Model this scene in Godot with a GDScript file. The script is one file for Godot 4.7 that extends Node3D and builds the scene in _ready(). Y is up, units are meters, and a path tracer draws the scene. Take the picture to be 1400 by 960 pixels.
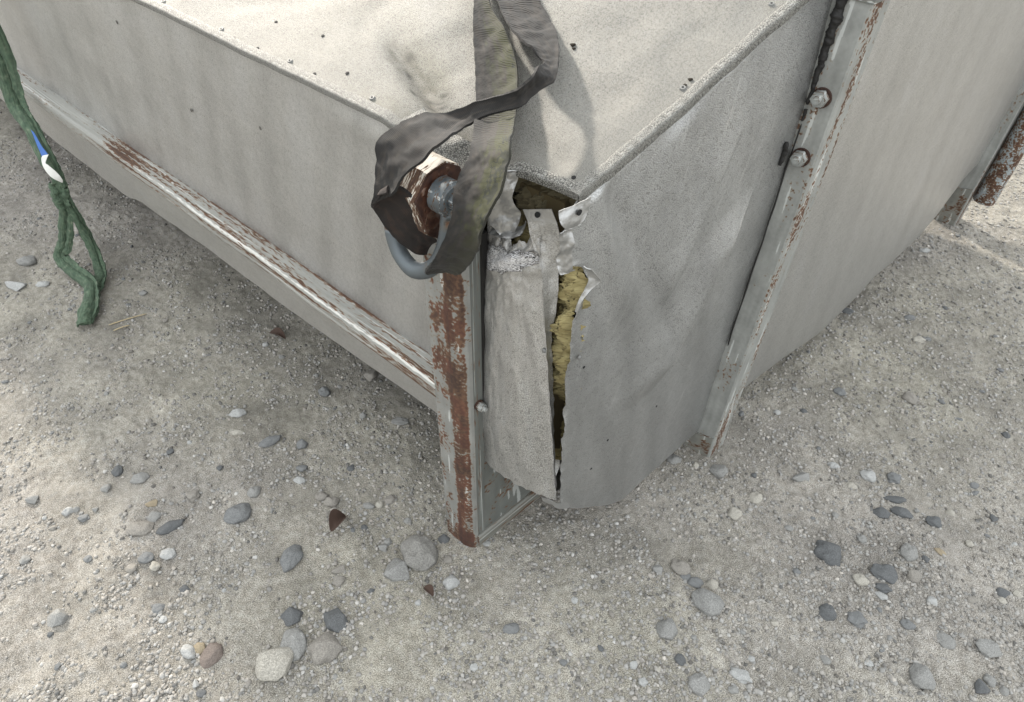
extends Node3D

# The crate's own axes: a runs away along its left side, b away along its right side, h upwards, from the foot of the near corner post.
const ORIGIN := Vector3(-0.095, 0.0, -0.844)
const AX := Vector3(-0.7549, 0.0, -0.6559)
const BX := Vector3(0.7161, 0.0, -0.6980)
const ROOF_SLOPE := 0.32
const FLAT_SMOOTH := 0xFFFFFFFF

var mat := {}
var used := {}
var ground_noise: FastNoiseLite
var ground_fine: FastNoiseLite
var ground_grit: FastNoiseLite
var wob: FastNoiseLite
var rng := RandomNumberGenerator.new()

func loc(a: float, b: float, h: float) -> Vector3:
	return AX * a + BX * b + Vector3(0, h, 0)

func lv(p: Vector3) -> Vector3:
	return loc(p.x, p.y, p.z)

func roof_h(b: float) -> float:
	return 1.02 + ROOF_SLOPE * (b - 0.05)

func make_noise(seed_: int, freq: float, octaves := 3, kind := FastNoiseLite.TYPE_SIMPLEX_SMOOTH) -> FastNoiseLite:
	var n := FastNoiseLite.new()
	n.seed = seed_
	n.noise_type = kind
	n.frequency = freq
	n.fractal_type = FastNoiseLite.FRACTAL_FBM if octaves > 1 else FastNoiseLite.FRACTAL_NONE
	n.fractal_octaves = octaves
	return n

func smooth(e0: float, e1: float, x: float) -> float:
	return smoothstep(e0, e1, x)

# ---------------------------------------------------------------- naming
func numbered(called: String) -> String:
	var k: int = used.get(called, -1) + 1
	used[called] = k
	return called if k == 0 else "%s_%03d" % [called, k]

func tag(o: Node3D, label: String, category: String, group := "", kind := "") -> Node3D:
	o.set_meta("label", label)
	o.set_meta("category", category)
	if group != "":
		o.set_meta("group", group)
	if kind != "":
		o.set_meta("kind", kind)
	return o

func thing(called: String, label: String, category: String, at: Vector3, group := "") -> Node3D:
	var o := Node3D.new()
	o.name = numbered(called)
	add_child(o)
	o.position = at
	tag(o, label, category, group)
	return o

func part(called: String, mesh: Mesh, m: Material, parent: Node, at := Vector3.ZERO) -> MeshInstance3D:
	var o := MeshInstance3D.new()
	o.name = called if parent != self else numbered(called)
	o.mesh = mesh
	o.material_override = m
	o.position = at
	parent.add_child(o, true)
	return o

# ---------------------------------------------------------------- meshes
func tri(st: SurfaceTool, p: Array, n: Array, uv: Array, c: Array, out: Vector3) -> void:
	var order := [0, 1, 2]
	if (p[1] - p[0]).cross(p[2] - p[0]).dot(out) > 0.0:
		order = [0, 2, 1]
	for k in order:
		if c.size() > 0:
			st.set_color(c[k])
		st.set_normal(n[k])
		st.set_uv(uv[k])
		st.add_vertex(p[k])

func grid_arrays(P: PackedVector3Array, N: PackedVector3Array, UV: PackedVector2Array, C: PackedColorArray, idx: PackedInt32Array) -> ArrayMesh:
	var arr := []
	arr.resize(Mesh.ARRAY_MAX)
	arr[Mesh.ARRAY_VERTEX] = P
	arr[Mesh.ARRAY_NORMAL] = N
	arr[Mesh.ARRAY_TEX_UV] = UV
	if C.size() == P.size():
		arr[Mesh.ARRAY_COLOR] = C
	arr[Mesh.ARRAY_INDEX] = idx
	var am := ArrayMesh.new()
	am.add_surface_from_arrays(Mesh.PRIMITIVE_TRIANGLES, arr)
	return am

# A sheet with thickness over f(u, v); "out" is the side it faces. Colours by col(u, v), UVs in metres or by uvf(u, v).
func sheet(f: Callable, nu: int, nv: int, out: Vector3, thick := 0.0015, col = null, uvf = null, closed := false) -> ArrayMesh:
	var P := PackedVector3Array()
	var N := PackedVector3Array()
	var UV := PackedVector2Array()
	var C := PackedColorArray()
	var w := nu + 1
	for j in nv + 1:
		for i in w:
			P.append(f.call(float(i) / nu, float(j) / nv))
	var lu := 0.0
	var lv_ := 0.0
	for i in nu:
		lu += P[(nv / 2) * w + i].distance_to(P[(nv / 2) * w + i + 1])
	for j in nv:
		lv_ += P[j * w + nu / 2].distance_to(P[(j + 1) * w + nu / 2])
	var flip := 0.0
	for j in nv + 1:
		for i in w:
			var i0: int = max(i - 1, 0)
			var i1: int = min(i + 1, nu)
			if closed and (i == 0 or i == nu):
				i0 = nu - 1
				i1 = 1
			var du: Vector3 = P[j * w + i1] - P[j * w + i0]
			var dv: Vector3 = P[min(j + 1, nv) * w + i] - P[max(j - 1, 0) * w + i]
			var n := du.cross(dv)
			n = n.normalized() if n.length() > 1e-12 else Vector3.UP
			N.append(n)
			flip += n.dot(out)
			if uvf == null:
				UV.append(Vector2(lu * i / nu, lv_ * j / nv))
			else:
				UV.append(uvf.call(float(i) / nu, float(j) / nv))
			if col != null:
				C.append(col.call(float(i) / nu, float(j) / nv))
	if flip < 0.0:
		for k in N.size():
			N[k] = -N[k]
	var idx := PackedInt32Array()
	var front := flip < 0.0
	for j in nv:
		for i in nu:
			var q := j * w + i
			if front:
				idx.append_array([q, q + 1, q + w + 1, q, q + w + 1, q + w])
			else:
				idx.append_array([q, q + w + 1, q + 1, q, q + w, q + w + 1])
	if thick > 0.0:
		var base := P.size()
		for k in base:
			P.append(P[k] - N[k] * thick)
			N.append(-N[k])
			UV.append(UV[k])
			if col != null:
				C.append(C[k])
		for j in nv:
			for i in nu:
				var q := base + j * w + i
				if front:
					idx.append_array([q, q + w + 1, q + 1, q, q + w, q + w + 1])
				else:
					idx.append_array([q, q + 1, q + w + 1, q, q + w + 1, q + w])
		var rims := []
		for i in nu:
			rims.append([i, i + 1, 0])
			rims.append([nv * w + i, nv * w + i + 1, 1])
		if not closed:
			for j in nv:
				rims.append([j * w, (j + 1) * w, 2])
				rims.append([j * w + nu, (j + 1) * w + nu, 3])
		for r in rims:
			var e: Vector3 = P[r[1]] - P[r[0]]
			var n := e.cross(N[r[0]]).normalized()
			var inside: Vector3 = P[(nv / 2) * w + nu / 2] - P[r[0]]
			if n.dot(inside) > 0:
				n = -n
			var b := P.size()
			for k in [r[0], r[1], r[1] + base, r[0] + base]:
				P.append(P[k])
				N.append(n)
				UV.append(UV[k])
				if col != null:
					C.append(C[k])
			if (P[b + 1] - P[b]).cross(P[b + 2] - P[b]).dot(n) > 0:
				idx.append_array([b, b + 2, b + 1, b, b + 3, b + 2])
			else:
				idx.append_array([b, b + 1, b + 2, b, b + 2, b + 3])
	return grid_arrays(P, N, UV, C, idx)

func cat(list: Array, t: float):
	var x: float = clamp(t, 0.0, 1.0) * (list.size() - 1)
	var i := int(min(floor(x), list.size() - 2))
	var s := x - i
	var p0 = list[max(i - 1, 0)]
	var p1 = list[i]
	var p2 = list[i + 1]
	var p3 = list[min(i + 2, list.size() - 1)]
	return 0.5 * ((2.0 * p1) + (p2 - p0) * s + (2.0 * p0 - 5.0 * p1 + 4.0 * p2 - p3) * s * s + (3.0 * p1 - p0 - 3.0 * p2 + p3) * s * s * s)

func lin(list: Array, t: float):
	var x: float = clamp(t, 0.0, 1.0) * (list.size() - 1)
	var i := int(min(floor(x), list.size() - 2))
	return lerp(list[i], list[i + 1], x - i)

# A closed outline extruded by put(Vector2, t) from t = 0 to 1; UV.x runs 0..1 round the outline, UV.y 0..1 along.
func extrude(outline: PackedVector2Array, put: Callable, segs := 1) -> ArrayMesh:
	var st := SurfaceTool.new()
	st.begin(Mesh.PRIMITIVE_TRIANGLES)
	var area := 0.0
	var n := outline.size()
	var total := 0.0
	for i in n:
		var p := outline[i]
		var q := outline[(i + 1) % n]
		area += p.cross(q)
		total += p.distance_to(q)
	var run := 0.0
	for i in n:
		var p := outline[i]
		var q := outline[(i + 1) % n]
		var d := (q - p).normalized()
		var o2 := Vector2(d.y, -d.x) * (1.0 if area > 0 else -1.0)
		var u0 := run / total
		run += p.distance_to(q)
		var u1 := run / total
		for s in segs:
			var t0 := float(s) / segs
			var t1 := float(s + 1) / segs
			var A: Vector3 = put.call(p, t0)
			var B: Vector3 = put.call(q, t0)
			var Cc: Vector3 = put.call(q, t1)
			var D: Vector3 = put.call(p, t1)
			var mid := (p + q) * 0.5
			var out: Vector3 = put.call(mid + o2 * 0.01, t0) - put.call(mid, t0)
			var nn := (B - A).cross(D - A).normalized()
			if nn.dot(out) < 0:
				nn = -nn
			var ns := [nn, nn, nn]
			tri(st, [A, B, Cc], ns, [Vector2(u0, t0), Vector2(u1, t0), Vector2(u1, t1)], [], nn)
			tri(st, [A, Cc, D], ns, [Vector2(u0, t0), Vector2(u1, t1), Vector2(u0, t1)], [], nn)
	var tris := Geometry2D.triangulate_polygon(outline)
	for e in [0.0, 1.0]:
		var out: Vector3 = put.call(outline[0], e) - put.call(outline[0], 1.0 - e)
		out = out.normalized()
		for k in range(0, tris.size(), 3):
			var ps := []
			for m in 3:
				ps.append(put.call(outline[tris[k + m]], e))
			var nn: Vector3 = (ps[1] - ps[0]).cross(ps[2] - ps[0]).normalized()
			if nn.dot(out) < 0:
				nn = -nn
			var uvs := []
			for m in 3:
				uvs.append(Vector2(outline[tris[k + m]].x, outline[tris[k + m]].y) * 5.0)
			tri(st, ps, [nn, nn, nn], uvs, [], nn)
	return st.commit()

# A tube along points with radii (half width, half height), its flat side turned by "up".
func tube(pts: Array, rad: Array, sides: int, steps: int, rough := 0.0, freq := 30.0, up := Vector3.UP, col = null) -> ArrayMesh:
	var f := func(u: float, v: float) -> Vector3:
		var t := v
		var c: Vector3 = cat(pts, t)
		var d: Vector3 = (cat(pts, min(t + 0.01, 1.0)) - cat(pts, max(t - 0.01, 0.0))).normalized()
		var x := d.cross(up).normalized()
		var y := x.cross(d).normalized()
		var r: Vector2 = lin(rad, t)
		var cap := sqrt(clamp(min(t, 1.0 - t) * steps * 0.5 + 0.08, 0.0, 1.0))
		var ang := u * TAU
		var p := c + (x * cos(ang) * r.x + y * sin(ang) * r.y) * cap
		if rough > 0.0:
			var k := 1.0 + rough * wob.get_noise_3dv(p * freq)
			p = c + (p - c) * k
		return p
	var m := sheet(f, sides, steps, Vector3.ZERO, 0.0, col, null, true)
	return outward(m, pts)

# Turns a closed tube's faces and normals outwards.
func outward(m: ArrayMesh, pts: Array) -> ArrayMesh:
	var arr := m.surface_get_arrays(0)
	var P: PackedVector3Array = arr[Mesh.ARRAY_VERTEX]
	var N: PackedVector3Array = arr[Mesh.ARRAY_NORMAL]
	var c: Vector3 = cat(pts, 0.5)
	var best := 1e9
	var at := 0
	for k in P.size():
		var d := absf(P[k].distance_to(c))
		if d < best:
			best = d
			at = k
	var s := 0.0
	for k in P.size():
		if P[k].distance_to(c) < best * 1.6 + 0.0005:
			s += N[k].dot(P[k] - c)
	var idx: PackedInt32Array = arr[Mesh.ARRAY_INDEX]
	if s < 0:
		for k in N.size():
			N[k] = -N[k]
		for k in range(0, idx.size(), 3):
			var q := idx[k + 1]
			idx[k + 1] = idx[k + 2]
			idx[k + 2] = q
	arr[Mesh.ARRAY_NORMAL] = N
	arr[Mesh.ARRAY_INDEX] = idx
	var am := ArrayMesh.new()
	am.add_surface_from_arrays(Mesh.PRIMITIVE_TRIANGLES, arr)
	return am

# A rounded or broken stone of about one metre, to be scaled.
func stone_mesh(seed_: int, angular: bool) -> ArrayMesh:
	var sm := SphereMesh.new()
	sm.radius = 0.5
	sm.height = 1.0
	sm.radial_segments = 36
	sm.rings = 20
	var arr := sm.get_mesh_arrays()
	var P: PackedVector3Array = arr[Mesh.ARRAY_VERTEX]
	var C := PackedColorArray()
	var n := make_noise(seed_, 0.9, 2)
	var n2 := make_noise(seed_ + 50, 5.0, 3)
	var vein := make_noise(seed_ + 90, 1.6, 2)
	var r := RandomNumberGenerator.new()
	r.seed = seed_ * 7 + 3
	var planes := []
	for k in (11 if angular else 6):
		var d := Vector3(r.randf_range(-1, 1), r.randf_range(-0.6, 1), r.randf_range(-1, 1)).normalized()
		planes.append([d, r.randf_range(0.30, 0.40) if angular else r.randf_range(0.34, 0.46)])
	for k in P.size():
		var d := P[k].normalized()
		var rad := 0.5 * (1.0 + 0.30 * n.get_noise_3dv(d) )
		var p := d * rad
		for pl in planes:
			var over: float = p.dot(pl[0]) - pl[1]
			if over > 0:
				p -= pl[0] * over * (0.93 if angular else 0.7)
		p += d * 0.012 * n2.get_noise_3dv(d) * (1.6 if angular else 0.8)
		P[k] = p
		var vv := absf(vein.get_noise_3dv(d * 1.3 + d * 0.2 * n2.get_noise_3dv(d)))
		var shade := 0.92 + 0.25 * n2.get_noise_3dv(d * 1.5) + (0.45 if vv < 0.025 else 0.0)
		C.append(Color(shade, shade, shade))
	arr[Mesh.ARRAY_VERTEX] = P
	arr[Mesh.ARRAY_COLOR] = C
	var am := ArrayMesh.new()
	am.add_surface_from_arrays(Mesh.PRIMITIVE_TRIANGLES, arr)
	var st := SurfaceTool.new()
	st.create_from(am, 0)
	st.generate_normals()
	return st.commit()

# ---------------------------------------------------------------- textures
func noise_bytes(seed_: int, freq: float, w: int, h: int, octaves := 3, stretch_x := 1, stretch_y := 1) -> PackedByteArray:
	var n := make_noise(seed_, freq, octaves)
	var im := n.get_seamless_image(max(w / stretch_x, 16), max(h / stretch_y, 16), false, false, 0.15, true)
	if im.get_width() != w or im.get_height() != h:
		im.resize(w, h, Image.INTERPOLATE_CUBIC)
	im.convert(Image.FORMAT_L8)
	return im.get_data()

func tex(im: Image) -> ImageTexture:
	im.generate_mipmaps()
	return ImageTexture.create_from_image(im)

func from_bytes(w: int, h: int, data: PackedByteArray, gray := false) -> Image:
	return Image.create_from_data(w, h, false, Image.FORMAT_L8 if gray else Image.FORMAT_RGB8, data)

func normal_tex(w: int, h: int, heights: PackedByteArray, scale: float) -> ImageTexture:
	var im := from_bytes(w, h, heights, true)
	im.convert(Image.FORMAT_RGBA8)
	im.bump_map_to_normal_map(scale)
	return tex(im)

func std(color: Color, rough: float, metal := 0.0) -> StandardMaterial3D:
	var m := StandardMaterial3D.new()
	m.albedo_color = color
	m.roughness = rough
	m.metallic = metal
	return m

# Painted steel with rust: bias(u, v) says how readily the paint has gone there.
func rusty(seed_: int, w: int, h: int, paint: Color, bias: Callable, along := 1, red := 0.0, worn = null) -> StandardMaterial3D:
	var n1 := noise_bytes(seed_, 0.02, w, h, 4, 1, along)
	var n2 := noise_bytes(seed_ + 1, 0.09, w, h, 3)
	var n3 := noise_bytes(seed_ + 2, 0.012, w, h, 3)
	var n4 := noise_bytes(seed_ + 3, 0.05, w, h, 2, 1, 10)
	var d := PackedByteArray()
	d.resize(w * h * 3)
	var hg := PackedByteArray()
	hg.resize(w * h)
	var mr := PackedByteArray()
	mr.resize(w * h)
	for y in h:
		for x in w:
			var k := y * w + x
			var a := n1[k] / 255.0
			var b := n2[k] / 255.0
			var c := n3[k] / 255.0
			var e := n4[k] / 255.0
			var r: float = bias.call((x + 0.5) / w, (y + 0.5) / h) + (a - 0.5) * 1.0 + (b - 0.5) * 0.95
			var col: Color
			var rough := 0.42 + 0.2 * b
			if r > 0.5:
				var deep := clampf((r - 0.5) * 1.6 + (b - 0.5) * 0.9, 0.0, 1.0)
				col = Color(0.37, 0.275, 0.205).lerp(Color(0.22, 0.155, 0.125), deep)
				if red > 0.0 and c > 0.5:
					col = col.lerp(Color(0.38, 0.19, 0.14), red)
				col = col * (0.62 + 0.45 * b + 0.35 * e)
				rough = 0.9
				hg[k] = int(60 + 90 * b)
			else:
				var s := 0.88 + 0.16 * c + 0.10 * (b - 0.5) + 0.12 * (e - 0.5)
				col = paint * s
				if r > 0.30:
					col = col.lerp(Color(0.42, 0.36, 0.295), pow((r - 0.30) * 5.0, 1.6) * 0.75)
				if worn != null and worn.call((x + 0.5) / w, (y + 0.5) / h) + (a - 0.5) * 0.9 + (b - 0.5) * 0.8 > 0.62:
					col = Color(0.74, 0.735, 0.71)
				if e > 0.80:
					col = col.lerp(Color(0.80, 0.81, 0.80), 0.55)
				hg[k] = int(190 + 20 * b)
			d[k * 3] = int(clampf(col.r, 0, 1) * 255)
			d[k * 3 + 1] = int(clampf(col.g, 0, 1) * 255)
			d[k * 3 + 2] = int(clampf(col.b, 0, 1) * 255)
			mr[k] = int(clampf(rough, 0, 1) * 255)
	var m := std(Color.WHITE, 1.0)
	m.albedo_texture = tex(from_bytes(w, h, d))
	m.roughness_texture = tex(from_bytes(w, h, mr, true))
	m.normal_enabled = true
	m.normal_texture = normal_tex(w, h, hg, 3.0)
	m.normal_scale = 0.6
	return m

func make_materials() -> void:
	# embossed aluminium: pebbled like leather, valleys darkened in colour for dirt and for relief shade
	var cell := FastNoiseLite.new()
	cell.seed = 11
	cell.noise_type = FastNoiseLite.TYPE_CELLULAR
	cell.frequency = 0.055
	cell.cellular_jitter = 1.0
	cell.fractal_type = FastNoiseLite.FRACTAL_NONE
	cell.cellular_return_type = FastNoiseLite.RETURN_DISTANCE2_SUB
	cell.domain_warp_enabled = true
	cell.domain_warp_amplitude = 14.0
	cell.domain_warp_frequency = 0.03
	var side := 1024
	var em := cell.get_seamless_image(side, side, false, false, 0.1, true)
	em.convert(Image.FORMAT_L8)
	var eb := em.get_data()
	var fine := noise_bytes(21, 0.08, side, side, 3)
	var blot := noise_bytes(22, 0.006, side, side, 4)
	var hb := PackedByteArray()
	hb.resize(side * side)
	var ab := PackedByteArray()
	ab.resize(side * side * 3)
	for k in side * side:
		var e := eb[k] / 255.0
		e = clampf(e * 2.2, 0.0, 1.0)
		e = e * e * (3.0 - 2.0 * e)
		hb[k] = int(40 + 130 * e + 60 * fine[k] / 255.0)
		var g := (0.80 + 0.20 * smoothstep(0.0, 0.45, e)) * (0.97 + 0.06 * fine[k] / 255.0) * (0.97 + 0.06 * blot[k] / 255.0)
		ab[k * 3] = int(clampf(g * 0.962, 0, 1) * 246)
		ab[k * 3 + 1] = int(clampf(g * 0.955, 0, 1) * 246)
		ab[k * 3 + 2] = int(clampf(g * 0.942, 0, 1) * 246)
	var alu := std(Color(0.80, 0.803, 0.805), 0.34, 0.75)
	alu.albedo_texture = tex(from_bytes(side, side, ab))
	alu.normal_enabled = true
	alu.normal_texture = normal_tex(side, side, hb, 5.0)
	alu.normal_scale = 0.85
	alu.uv1_scale = Vector3(5.8, 5.8, 1)
	alu.vertex_color_use_as_albedo = true
	mat.alu = alu
	var roof := alu.duplicate() as StandardMaterial3D
	roof.albedo_color = Color(0.575, 0.575, 0.565)
	roof.normal_scale = 1.6
	roof.roughness = 0.62
	roof.metallic = 0.12
	mat.roof = roof
	var groove := PackedByteArray()
	groove.resize(side * side * 3)
	for k in side * side:
		var e := eb[k] / 255.0
		var g := (0.42 + 0.58 * smoothstep(0.0, 0.32, e)) * (0.94 + 0.12 * fine[k] / 255.0) * (0.94 + 0.12 * blot[k] / 255.0)  # dirt and relief shade put into the colour, stronger on the roof
		groove[k * 3] = int(clampf(g, 0, 1) * 240)
		groove[k * 3 + 1] = int(clampf(g * 0.985, 0, 1) * 240)
		groove[k * 3 + 2] = int(clampf(g * 0.955, 0, 1) * 240)
	roof.albedo_texture = tex(from_bytes(side, side, groove))
	var bare := std(Color(0.64, 0.64, 0.635), 0.40, 0.8)
	bare.normal_enabled = true
	bare.normal_texture = normal_tex(512, 512, noise_bytes(104, 0.03, 512, 512, 4), 4.0)
	bare.normal_scale = 0.5
	bare.uv1_scale = Vector3(9, 9, 1)
	mat.bare = bare
	mat.flap = flap_material(alu.normal_texture, hb)

	# steel
	mat.post_a = rusty(31, 256, 1024, Color(0.50, 0.50, 0.485), func(u: float, v: float) -> float:
		# u runs round the outline; the worn corner lies near 0.30 .. 0.42
		var corner := smoothstep(0.345, 0.40, u) * (1.0 - smoothstep(0.51, 0.53, u))
		var face := smoothstep(0.19, 0.21, u) * (1.0 - smoothstep(0.39, 0.41, u))
		var foot := (1.0 - smoothstep(0.07, 0.11, v)) * 0.40
		return 0.12 + corner * 0.62 + face * (0.18 + 0.20 * smoothstep(0.55, 0.66, v) * (1.0 - smoothstep(0.76, 0.84, v))) + foot * smoothstep(0.17, 0.19, u) * (1.0 - smoothstep(0.52, 0.56, u)), 2, 0.22)
	mat.post_b = rusty(41, 256, 1024, Color(0.545, 0.55, 0.535), func(u: float, _v: float) -> float:
		# u: web 0 .. 0.23, rounded edge to 0.245, flange to 0.50
		var edge := exp(-pow((u - 0.238) / 0.010, 2.0)) * 0.36
		var face := smoothstep(0.245, 0.26, u) * (1.0 - smoothstep(0.50, 0.52, u)) * 0.24
		return 0.02 + edge + face, 6, 0.0, func(u: float, _v: float) -> float: return smoothstep(0.245, 0.255, u) * (1.0 - smoothstep(0.49, 0.50, u)) * 0.42)
	mat.rail = rusty(51, 512, 2048, Color(0.56, 0.56, 0.54), func(u: float, v: float) -> float:
		v *= 1.96
		# u: top flange 0 .. 0.26 from the sheet outwards, rounded edge to 0.33, lip to 0.48; v: 0 at the near end, 1 three metres off
		var near := 1.0 - smoothstep(0.40, 0.50, v)
		var top := 1.0 - smoothstep(0.26, 0.30, u)
		var back := (1.0 - smoothstep(0.0, 0.11, u)) * 0.30 * near
		var band := exp(-pow((u - 0.235) / 0.022, 2.0)) * 0.24 * near
		var lip := exp(-pow((u - 0.350) / 0.016, 2.0)) * 0.42 * (0.55 + 0.45 * near) + exp(-pow((u - 0.478) / 0.014, 2.0)) * 0.52 + smoothstep(0.34, 0.36, u) * (1.0 - smoothstep(0.46, 0.48, u)) * 0.16 * near
		var knot := exp(-pow((v - 0.44) / 0.03, 2.0)) * 0.45 * (1.0 - smoothstep(0.42, 0.48, u))
		return 0.10 + 0.20 * near * top + back + band + lip + knot, 4, 0.0, func(u: float, v: float) -> float: return exp(-pow((u - 0.298) / 0.024, 2.0)) * (0.92 - 0.6 * smoothstep(0.10, 0.26, v)))
	mat.paint = rusty(61, 256, 256, Color(0.40, 0.41, 0.395), func(_u: float, _v: float) -> float: return 0.12, 2)  # darkened copy of the post paint, with shade put into the tone
	mat.beam = rusty(62, 256, 256, Color(0.46, 0.46, 0.435), func(u: float, _v: float) -> float: return 0.22 + 0.15 * sin(u * 30.0), 2)
	mat.pipe = rusty(63, 256, 512, Color(0.55, 0.58, 0.59), func(_u: float, v: float) -> float: return 0.50, 1)
	(mat.pipe as StandardMaterial3D).uv1_scale = Vector3(1, 6, 1)
	mat.lug = rusty(64, 256, 256, Color(0.80, 0.78, 0.74), func(u: float, v: float) -> float: return 0.62 if (v < 0.03 or v > 0.97) else (0.26 if u < 0.34 and u > 0.12 else 0.60), 1)
	mat.rust = rusty(65, 128, 128, Color(0.5, 0.48, 0.45), func(_u: float, _v: float) -> float: return 0.75, 1)
	(mat.rust as StandardMaterial3D).albedo_color = Color(0.72, 0.60, 0.55)
	(mat.rust as StandardMaterial3D).roughness = 0.7
	var zinc := rusty(66, 256, 256, Color(0.36, 0.385, 0.40), func(_u: float, _v: float) -> float: return 0.20, 1)
	zinc.normal_scale = 0.9
	zinc.metallic = 0.45
	mat.zinc = zinc
	var nut := rusty(67, 128, 128, Color(0.60, 0.61, 0.60), func(_u: float, _v: float) -> float: return 0.16, 1)
	nut.metallic = 0.3
	mat.nut = nut
	mat.rivet = std(Color(0.44, 0.44, 0.43), 0.6, 0.2)
	mat.hole = std(Color(0.05, 0.05, 0.05), 0.9)
	var seal := std(Color(0.085, 0.08, 0.075), 0.7)
	mat.sealant = seal

	# wool
	var wool := std(Color.WHITE, 1.0)
	wool.vertex_color_use_as_albedo = true
	wool.backlight = Color(0.15, 0.12, 0.05)
	wool.normal_enabled = true
	wool.normal_texture = normal_tex(512, 512, noise_bytes(121, 0.05, 512, 512, 4, 6, 1), 8.0)
	wool.uv1_scale = Vector3(10, 5, 1)
	mat.wool = wool

	# webbing
	mat.webbing = webbing(71, true)
	mat.webbing_dark = webbing(72, false)
	var rw := (mat.webbing_dark as StandardMaterial3D).duplicate() as StandardMaterial3D
	rw.albedo_color = Color(1.0, 0.84, 0.77)
	mat.webbing_red = rw
	mat.green = green_cloth()
	mat.blue = std(Color(0.24, 0.38, 0.62), 0.8)
	mat.white_tag = std(Color(0.80, 0.80, 0.78), 0.7)

	# ground
	var gs := 1024
	var g1 := noise_bytes(81, 0.20, gs, gs, 4)
	var g2 := noise_bytes(82, 0.03, gs, gs, 4)
	var g3 := noise_bytes(83, 0.45, gs, gs, 1)
	var gd := PackedByteArray()
	gd.resize(gs * gs * 3)
	var gh := PackedByteArray()
	gh.resize(gs * gs)
	for k in gs * gs:
		var a := g1[k] / 255.0
		var b := g2[k] / 255.0
		var c := g3[k] / 255.0
		var s := 0.46 + 0.72 * a + 0.22 * (b - 0.5)
		if c > 0.80:
			s *= 1.0 + (c - 0.80) * 1.2
		elif c < 0.2:
			s *= 1.0 - (0.2 - c) * 3.0
		gd[k * 3] = int(clampf(s, 0, 1) * 250)
		gd[k * 3 + 1] = int(clampf(s * (0.985 + 0.02 * b), 0, 1) * 248)
		gd[k * 3 + 2] = int(clampf(s * (0.955 + 0.05 * b), 0, 1) * 245)
		gh[k] = int(clampf(0.45 * a + 0.2 * b + 0.35 * c, 0, 1) * 255)
	var earth := std(Color.WHITE, 1.0)
	earth.albedo_texture = tex(from_bytes(gs, gs, gd))
	earth.normal_enabled = true
	earth.normal_texture = normal_tex(gs, gs, gh, 12.0)
	earth.normal_scale = 1.1
	earth.uv1_scale = Vector3(1.45, 1.45, 1)
	earth.vertex_color_use_as_albedo = true
	mat.earth = earth

	# stones: one mottled grey map, tinted by kind
	var s1 := noise_bytes(91, 0.04, 512, 512, 5)
	var s2 := noise_bytes(92, 0.35, 512, 512, 2)
	var sd := PackedByteArray()
	sd.resize(512 * 512 * 3)
	var sh := PackedByteArray()
	sh.resize(512 * 512)
	for k in 512 * 512:
		var g := 0.52 + 0.48 * s1[k] / 255.0 + 0.26 * (s2[k] / 255.0 - 0.5)
		for c in 3:
			sd[k * 3 + c] = int(clampf(g, 0, 1) * 255)
		sh[k] = int((0.5 * s1[k] + 0.5 * s2[k]))
	var stone_tex := tex(from_bytes(512, 512, sd))
	var stone_norm := normal_tex(512, 512, sh, 4.0)
	var tints := {"b": Color(0.26, 0.267, 0.267), "g": Color(0.38, 0.378, 0.36), "d": Color(0.165, 0.172, 0.176), "w": Color(0.56, 0.565, 0.55),
		"t": Color(0.38, 0.355, 0.315), "c": Color(0.58, 0.55, 0.48), "o": Color(0.46, 0.38, 0.26), "r": Color(0.27, 0.22, 0.19), "s": Color(0.33, 0.32, 0.295)}
	for k in tints:
		var m := std((tints[k] as Color).linear_to_srgb(), 0.85)
		m.albedo_texture = stone_tex
		m.normal_enabled = true
		m.normal_texture = stone_norm
		m.normal_scale = 1.0
		m.uv1_triplanar = true
		m.uv1_scale = Vector3(0.9, 0.9, 0.9)
		m.vertex_color_use_as_albedo = true
		mat["stone_" + k] = m
	var gravel := std(Color.WHITE, 0.95)
	gravel.vertex_color_use_as_albedo = true
	mat.gravel = gravel
	mat.leaf = std(Color(0.27, 0.205, 0.17), 0.8)
	mat.twig = std(Color(0.62, 0.57, 0.46), 0.9)
	mat.crumb = std(Color(0.16, 0.14, 0.11), 1.0)

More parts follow.
